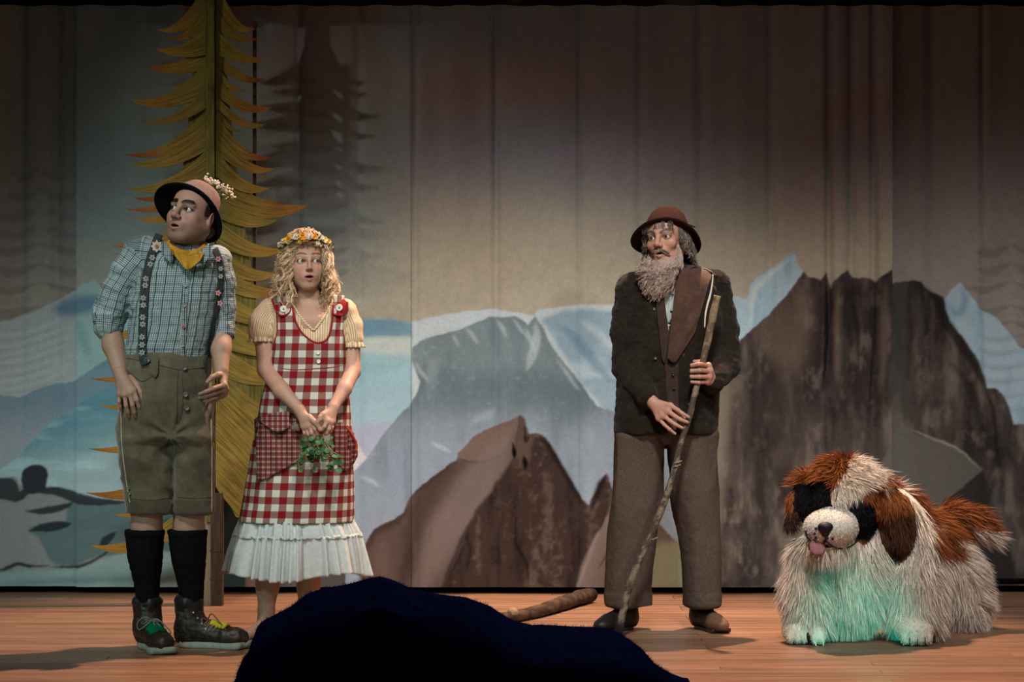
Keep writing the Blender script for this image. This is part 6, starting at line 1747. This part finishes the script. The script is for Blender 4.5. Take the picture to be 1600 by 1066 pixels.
# ---- beard, moustache and grey hair
rf = np.random.RandomState(21)
def locks(n, k, rootf, endf, midf, A0, fq0, r0, colf, spread=.003):
    t = np.linspace(0, 1, k); Pth = np.zeros((n, k, 3)); R_l = np.zeros((n, k)); C = np.zeros((n, 3))
    for i in range(n):
        u = rf.rand(3); a = rootf(u); e = endf(u); m_ = midf(u, a, e)
        p = ((1 - t) ** 2)[:, None] * a + (2 * t * (1 - t))[:, None] * m_ + (t ** 2)[:, None] * e
        fq = fq0 * (.85 + .3 * rf.rand()); ph = a[0] * 190 + a[2] * 60 + 1.0 * rf.rand(); A = A0 * t ** 2.0 * (.5 + .8 * rf.rand())
        p[:, 0] += A * np.sin(t * fq * 6.28 + ph); p[:, 1] += .7 * A * np.cos(t * fq * 6.28 + ph); p[:, 2] += .3 * A * np.cos(t * fq * 6.28 + ph + 1)
        Pth[i] = p; R_l[i] = r0 * (.7 + .6 * rf.rand()) * (1 - .7 * t ** 2); C[i] = colf()
    return clump(Pth, 4, spread, r0 * .75, C, rf)
hw = lambda x, y, z: R_ @ (np.array((x, y, z)) * s_) + c_
def broot(u):
    a = (u[0] - .5) * 2.5; rr = .066
    z = -.045 - .055 * math.cos(a * .72) - .03 * u[1] * (abs(a) < .9)
    return hw(math.sin(a) * (.064), -.016 - .060 * math.cos(a) - .012 * u[2], z - .006 * (abs(a) < .35))
bend = lambda u: pO(1024 + (u[0] - .5) * (34 + 30 * u[2]) + 6 * (u[1] - .5), 475 - 42 * u[2] ** 1.3 - 26 * abs(u[0] - .5) ** 1.3 - 8 * u[1], -.125 - .035 * u[1] + .04 * abs(u[0] - .5))
bmid = lambda u, a, e: (a + e) / 2 + np.array(((u[0] - .5) * .055, -.035 - .02 * u[1], .004))
beardc = lambda: np.array((.56, .43, .365)) * (.65 + .5 * rf.rand())
V, Q, C = locks(340, 19, broot, bend, bmid, .0120, 2.2, .0015, beardc, .0030)
croot = lambda u: hw((1 if u[0] > .5 else -1) * (.058 + .006 * u[1]), -.030 + .03 * u[2], -.030 - .03 * u[1])
cend = lambda u: hw((1 if u[0] > .5 else -1) * (.060 + .012 * u[1]), -.050 + .02 * u[2], -.11 - .03 * u[1])
V3, Q3, C3 = locks(90, 12, croot, cend, lambda u, a, e: (a + e) / 2 + R_ @ np.array(((1 if u[0] > .5 else -1) * .010, -.012, 0)), .006, 1.6, .0016, beardc, .003)
mroot = lambda u: hw((u[0] - .5) * .028, -.098, -.050 - .006 * u[1])
mend = lambda u: hw(np.sign(u[0] - .5) * (.024 + .018 * u[2]), -.082 + .01 * u[1], -.066 - .016 * u[1])
V2, Q2, C2 = locks(90, 9, mroot, mend, lambda u, a, e: (a + e) / 2 + R_ @ np.array((0, -.010, .004)), .002, 1, .0021, lambda: np.array((.30, .21, .17)) * (.6 + .6 * rf.rand()))
f = Field(); f.frame(R_, c_, s_); f.ell((0, -.060, -.112), (.052, .036, .034), .02); f.ell((0, -.075, -.165), (.045, .028, .045), .03); f.ell((0, -.10, -.066), (.024, .03, .020), .006, -1)
for s in (-1, 1): f.cap((s * .060, .0, -.050), (s * .042, -.045, -.105), .008, .018, .02)
f.frame(); Vc, Qc = f.mesh(.005); Vc = wrinkle(Vc, Qc, .004, (50, 50, 14), 5)
mk('beard', np.vstack([V, V2, V3, Vc]), [np.vstack([Q, Q2 + len(V), Q3 + len(V) + len(V2)]), Qc + len(V) + len(V2) + len(V3)], mat_vcol('grey_brown_beard', .6, .3, 120, .2, 0), oldm, col=np.vstack([C, C2, C3, np.tile((.34, .26, .22), (len(Vc), 1))]), kind='stuff', label='long wavy grey-brown beard')
def hroot(u):
    a = (1 if u[0] > .3 else -1) * (.95 + 2.0 * u[1]); return hw(math.sin(a) * .078, -math.cos(a) * .092 + .02, .035 + .02 * u[2])
def hend(u):
    a = (1 if u[0] > .3 else -1) * (.95 + 2.0 * u[1]); return hw(math.sin(a) * (.094 + .014 * u[2]), -math.cos(a) * .10 + .02, -.045 - .045 * u[2] * (abs(a) > 1.1) - .035 * (abs(a) > 1.6))
V, Q, C = locks(190, 16, hroot, hend, lambda u, a, e: (a + e) / 2 + .012 * norm((a + e) / 2 - c_), .016, 2.2, .0019, lambda: np.array((.23, .185, .145)) * (.25 + 1.1 * rf.rand()), .0045)
fr = lambda u: hw((u[0] - .5) * .13, -.080 + .03 * abs(u[0] - .5), .062)
V2, Q2, C2 = locks(30, 8, fr, lambda u: hw((u[0] - .5) * .15, -.092 + .05 * abs(u[0] - .5), .036 - .012 * u[1] - .02 * abs(u[0] - .5)), lambda u, a, e: (a + e) / 2 + R_ @ np.array((0, -.006, 0)), .004, 1.2, .0013, lambda: np.array((.20, .18, .16)) * (.5 + .6 * rf.rand()), .006)
mk('hair', np.vstack([V, V2]), np.vstack([Q, Q2 + len(V)]), mat_vcol('grey_hair', .6, .3, 120, .2, 0), oldm, col=np.vstack([C, C2]), kind='stuff', label='shaggy grey hair')
# ---- staff
so = P(968, 992, -.24); so[2] = 0
staff = empty('walking_staff', so, 'long knobbly wooden staff with a pale forked prong held by the bearded man', 'staff')
sp = [pO(x, y, d) for x, y, d in ((1121, 462, -.245), (1112, 505, -.243), (1103, 545, -.240), (1094, 583, -.238), (1084, 622, -.240), (1076, 655, -.246), (1062, 700, -.25), (1050, 748, -.255), (1034, 795, -.26), (1016, 838, -.265), (999, 875, -.27), (984, 915, -.275), (974, 955, -.28))]
tipp = P(966, 1000, -.285); tipp[2] = .012; sp.append(tipp)
V, Fs, n, t = rough_stick(sp, [.0150, .0155, .0150, .0140, .0135, .0130, .0135, .0140, .0145, .0140, .0150, .0150, .0160, .0170], 9, 12, 10, .16)
C = np.where(n[:, None] > .05, (.23, .19, .14), (.085, .068, .052)); w = sstep(.32, .05, t)[:, None]; C = C * (1 - w) + np.where(n[:, None] > -.1, (.27, .20, .12), (.16, .11, .07)) * w
w = sstep(.955, .975, t)[:, None]; C = C * (1 - w) + np.array((.015, .014, .014)) * w
mk('shaft', V, Fs, M_BARK, staff, col=C)
V, Fs = tube(crom([pO(1114, 429, -.235), pO(1113, 442, -.238), pO(1110, 460, -.240), pO(1105, 478, -.243), pO(1102, 494, -.245), pO(1101, 512, -.243)], 6), np.concatenate([np.linspace(.0024, .0046, 16), np.linspace(.0046, .003, 15)]), 8)
mk('prong', V, Fs, mat_plain('peeled_white_wood', (.70, .66, .58), .6, .3, .1), staff, label='pale peeled prong')
for x, y in ((1062, 722), (1060, 728), (1024, 842)):
    c = pO(x - 3, y, -.255); V, Fs = tube(np.array([c + .0175 * np.array((math.cos(a), math.sin(a), .3 * math.cos(a))) for a in np.linspace(0, 6.28, 16)]), .0022, 5); mk('twine_wrap', V, Fs, mat_plain('grey_twine', (.32, .30, .26), .9), staff)

# =================================================================== BIG SHAGGY DOG
db = P(1375, 1000, -.30); db[2] = 0
dog = empty('shaggy_dog', db, 'big shaggy brown and white toy-like dog crouching on the stage at the right', 'dog')
f = Field()
HEADC = P(1318, 786, -.42)
BODY = [('e', P(1318, 895, -.33), (.185, .16, .25)), ('e', P(1392, 826, -.22), (.155, .19, .19)), ('e', P(1440, 865, -.02), (.16, .20, .195)), ('e', P(1482, 905, .04), (.135, .18, .20)), ('e', P(1500, 950, .02), (.105, .14, .125))]
for i, (_, c, r) in enumerate(BODY): f.ell(c, r, .05)
f.chain([P(1430, 855, -.30), P(1432, 915, -.37), P(1430, 962, -.42)], [.11, .105, .095], .04)
f.chain([P(1268, 865, -.38), P(1262, 915, -.42), P(1262, 965, -.44)], [.085, .085, .075], .04)
pR = P(1428, 980, -.50); pR[2] = .058; pL = P(1244, 972, -.46); pL[2] = .052; pL2 = P(1276, 978, -.50); pL2[2] = .045
f.ell(pR, (.080, .085, .056), .015); f.ell(pL, (.058, .075, .050), .012); f.ell(pL2, (.040, .055, .042), .012)
for i in range(4):
    q = pR + np.array((-.048 + .032 * i, -.070 + .010 * abs(i - 1.5), -.026)); f.ell(q, (.0175, .024, .028), .006)
for i in range(3):
    q = pL + np.array((-.032 + .030 * i, -.060 + .008 * abs(i - 1), -.022)); f.ell(q, (.0165, .022, .026), .006)
for i in range(2):
    q = pL2 + np.array((-.014 + .028 * i, -.044, -.016)); f.ell(q, (.0155, .020, .024), .006)
f.ell(HEADC, (.138, .135, .150), .03); f.ell(P(1318, 745, -.38), (.125, .115, .085), .04)
MZ = P(1298, 825, -.565); f.ell(MZ, (.112, .105, .078), .025); f.ell(P(1292, 850, -.56), (.085, .07, .032), .008); f.ell(P(1280, 853, -.60), (.052, .06, .012), .006, -1)
f.chain([P(1258, 752, -.36), P(1243, 785, -.37), P(1236, 822, -.38)], [.034, .030, .020], .02)
f.ell(P(1262, 785, -.37), (.055, .05, .085), .02)
f.chain([P(1372, 752, -.36), P(1398, 795, -.40), P(1408, 845, -.42)], [.045, .052, .036], .02)
TAIL = [P(1480, 806, .06), P(1516, 812, .05), P(1548, 836, .02)]; f.chain(TAIL, [.05, .045, .018], .03)
V, Q = f.mesh(.008, fine=[(P(1245, 900, -.70) * (1, 0, 1) + (0, -.72, 0), P(1352, 785, -.5) * (1, 0, 1) + (0, -.42, 0), .004)], smooth=1)
V[:, 2] = np.maximum(V[:, 2], .003)
def pix(W): D = W[:, 1] - CY; return CX + W[:, 0] * F / D, HY - (W[:, 2] - CH) * F / D
WHITE, RUST, BLK, DBR = np.array((.74, .66, .56)), np.array((.27, .085, .022)), np.array((.006, .006, .007)), np.array((.085, .035, .018))
def ed(W, c, r): return np.sqrt((((W - c) / r) ** 2).sum(1))
def dogcol(W):
    x, y = pix(W); n = fbm(W * 26, 4, 2); x = x + 5 * n; y = y + 4 * n
    C = np.tile(WHITE, (len(W), 1))
    head = (ed(W, HEADC, (.17, .175, .19)) < 1.06) | ((ed(W, P(1403, 805, -.40), (.085, .10, .19)) < 1)) | (ed(W, P(1250, 780, -.37), (.08, .11, .17)) < 1)
    body = ~head
    def pol(p, c, m): 
        k = inside(np.array(p, float), x, y) & m; C[k] = c
    pol([(1400, 735), (1430, 722), (1460, 735), (1490, 770), (1512, 828), (1512, 846), (1485, 838), (1458, 824), (1438, 802), (1418, 776)], RUST, body & (W[:, 1] > -.30))
    pol([(1452, 816), (1478, 832), (1498, 858), (1480, 866), (1462, 862)], RUST * .85, body)
    tl = polyd(W, TAIL, [.05, .045, .02])[0] < .012
    pol([(1476, 780), (1500, 786), (1546, 800), (1562, 824), (1548, 830), (1520, 818), (1490, 812)], RUST, tl | (W[:, 1] > 0.0))
    pol([(1200, 690), (1345, 690), (1330, 712), (1318, 742), (1300, 772), (1298, 800), (1270, 802), (1240, 840), (1200, 850)], RUST, head)
    pol([(1345, 690), (1480, 690), (1480, 880), (1400, 880), (1345, 850), (1318, 808), (1330, 792), (1350, 768), (1368, 746), (1360, 724)], RUST, head)
    pol([(1372, 815), (1440, 790), (1440, 880), (1355, 875), (1348, 845)], DBR, head)
    pol([(1238, 760), (1262, 752), (1299, 750), (1300, 802), (1275, 802), (1250, 815), (1238, 805)], BLK, head)
    pol([(1314, 806), (1324, 786), (1342, 774), (1362, 780), (1372, 815), (1366, 845), (1340, 846), (1318, 820)], BLK, head)
    pol([(1220, 795), (1248, 800), (1248, 850), (1220, 850)], DBR * .6, head)
    mz = ed(W, MZ, (.118, .112, .084)) < 1.05
    C[mz & (y > 792)] = (.62, .60, .54)
    return C, head, mz
C, hd, mz = dogcol(V)
M_FURB = mat_vcol('plush_base', .95, .05, 90, .2, .4)
dbody = mk('body', V, Q, M_FURB, dog, col=C)
# fur
rf = np.random.RandomState(17)
a = V[Q]; ar = np.linalg.norm(np.cross(a[:, 2] - a[:, 0], a[:, 3] - a[:, 1]), axis=1) / 2
N = vnormals(V, Q); hidden = (a[:, :, 2].mean(1) < .004)
ar[hidden] = 0
n = 74000
fi = rf.choice(len(Q), n, p=ar / ar.sum()); w = rf.dirichlet((1, 1, 1, 1), n)
root = (V[Q[fi]] * w[..., None]).sum(1); nr = norm((N[Q[fi]] * w[..., None]).sum(1))
col, hd, mz = dogcol(root)
x, y = pix(root)
paw = (ed(root, pR, (.10, .11, .085)) < 1) | (ed(root, pL, (.078, .095, .075)) < 1) | (ed(root, pL2, (.055, .07, .06)) < 1)
blk = col[:, 0] < .02
top_tuft = hd & (y < 762) & ~blk
L = np.full(n, .072); L[hd] = .034; L[top_tuft] = .055; L[mz] = .007; L[blk] = .014; L[paw] = .006
tl = polyd(root, TAIL, [.05, .045, .02])[0] < .02; L[tl] = .075
L *= .65 + .6 * rf.rand(n)
flow = np.tile((0., -.10, -1.0), (n, 1))
back = (~hd) & (root[:, 1] > -.30) & (nr[:, 2] > .1); flow[back] = (.55, .25, -.75)
flow[top_tuft] = np.column_stack([(root[top_tuft, 0] - HEADC[0]) * 5, np.full(top_tuft.sum(), -.55), np.full(top_tuft.sum(), -.55)])
flow[tl] = (.9, -.1, -.55)
flow += .28 * np.column_stack([fbm(root * 14, 1, 2), fbm(root * 14, 2, 2), fbm(root * 14, 3, 2)]) * 2
flow = norm(flow)
lift = np.where(top_tuft, .75, .34)[:, None] + .15 * rf.rand(n, 1); lift[mz | paw] = .9
d0 = norm(nr * lift + flow * (1 - lift * .55) + .16 * rf.randn(n, 3)); d1 = norm(d0 * .55 + flow * .8)
# never grow into the body
dt = (d1 * nr).sum(1, keepdims=True); d1 = norm(d1 - np.minimum(dt - .12, 0) * nr)
sd = norm(np.cross(d0, rf.randn(n, 3))); wd = np.where(mz | paw | blk, .0012, .0017)[:, None]
k = 4; rows = []
for i, t in enumerate(np.linspace(0, 1, k)):
    p = root + d0 * (L * t)[:, None] * (1 - .35 * t) + d1 * (L * t * t * .55)[:, None]
    p[:, 2] = np.maximum(p[:, 2], .002)
    if i < k - 1: rows += [p - sd * wd * (1 - .75 * t), p + sd * wd * (1 - .75 * t)]
    else: rows += [p]
Vf = np.stack(rows, 1)          # n,7,3
m = Vf.shape[1]; off = (np.arange(n) * m)[:, None]
Qs = np.vstack([off + np.array([0, 1, 3, 2]), off + np.array([2, 3, 5, 4])]); Ts = off + np.array([4, 5, 6])
cf = col * (.72 + .5 * rf.rand(n, 1)); cf = np.repeat(cf, m, 0)
mk('fur', Vf.reshape(-1, 3), [Qs, Ts], mat_vcol('long_fur', .7, .2, 90, .12, 0), dog, col=cf, kind='stuff', label='long shaggy white and rust-brown fur')
# nose, mouth, tongue, whisker dots
SD = Surf(V, Q)
f = Field(); nc = P(1290, 824, -.66); f.ell(nc, (.033, .024, .022), .01); f.ell(nc + (0, .004, -.022), (.018, .018, .020), .014)
f.ell(nc + (-.012, -.024, -.006), (.005, .008, .004), .003, -1); f.ell(nc + (.014, -.024, -.006), (.005, .008, .004), .003, -1)
Vn, Qn = f.mesh(.004); mk('nose', Vn, Qn, mat_plain('black_nose_felt', (.006, .006, .007), .55, .4, .3), dog)
tc = P(1277, 855, -.63)
f = Field(); f.ell(tc, (.034, .040, .010), .01, 1, rot(0, 0, 0) @ np.array([[1, 0, 0], [0, .6, -.8], [0, .8, .6]])); Vn, Qn = f.mesh(.004)
Vn[:, 1] += .006 * np.exp(-((Vn[:, 0] - tc[0]) / .006) ** 2)
mk('tongue', Vn, Qn, mat_plain('dusty_pink_tongue', (.30, .13, .14), .7, .2, .15), dog)
M_MOUTH = mat_plain('dark_mouth_line', (.03, .02, .02), .9)
def dline(path, r, nm='mouth_line'):
    p = np.array([SD.at(x, y, -.6, .007) for x, y in crom(path, 6)]); Vt, Ft = tube(p, r, 6); mk(nm, Vt, Ft, M_MOUTH, dog)
dline([(1290, 836), (1290, 846), (1284, 852)], .004); dline([(1291, 846), (1305, 856), (1322, 857), (1336, 849), (1341, 842)], .003); dline([(1284, 850), (1272, 848), (1262, 840), (1258, 828)], .004)
dline([(1309, 768), (1306, 782), (1304, 794)], .0016, 'muzzle_seam')
for x, y in ((1275, 826), (1273, 834), (1275, 841), (1288, 846), (1293, 841), (1301, 842)):
    c = SD.at(x, y, -.6, .008); Vt, Qt = lathe([(1e-4, .003), (.005, .002), (.006, -.002), (1e-4, -.003)], c, (0, -1, .1), ns=10); mk('whisker_dot', Vt, Qt, M_MOUTH, dog)
M_PAWGAP = mat_plain('paw_gap_shade', (.012, .010, .010), .9)  # dark filler: shade in the gap between paw pieces, put into colour
f = Field(); f.ell(P(1262, 978, -.49) * (1, 1, 0) + (0, 0, .034), (.024, .045, .030), .01); Vn, Qn = f.mesh(.005); mk('paw_gap_fill', Vn, Qn, M_PAWGAP, dog)
for i in range(3):
    q = pR + np.array((-.032 + .032 * i, -.086, -.034)); Vt, Ft = tube(np.array([q + (0, .008, .014), q + (0, .0, .0), q + (0, .006, -.018)]), .0018, 5); mk('toe_line', Vt, Ft, M_MOUTH, dog)
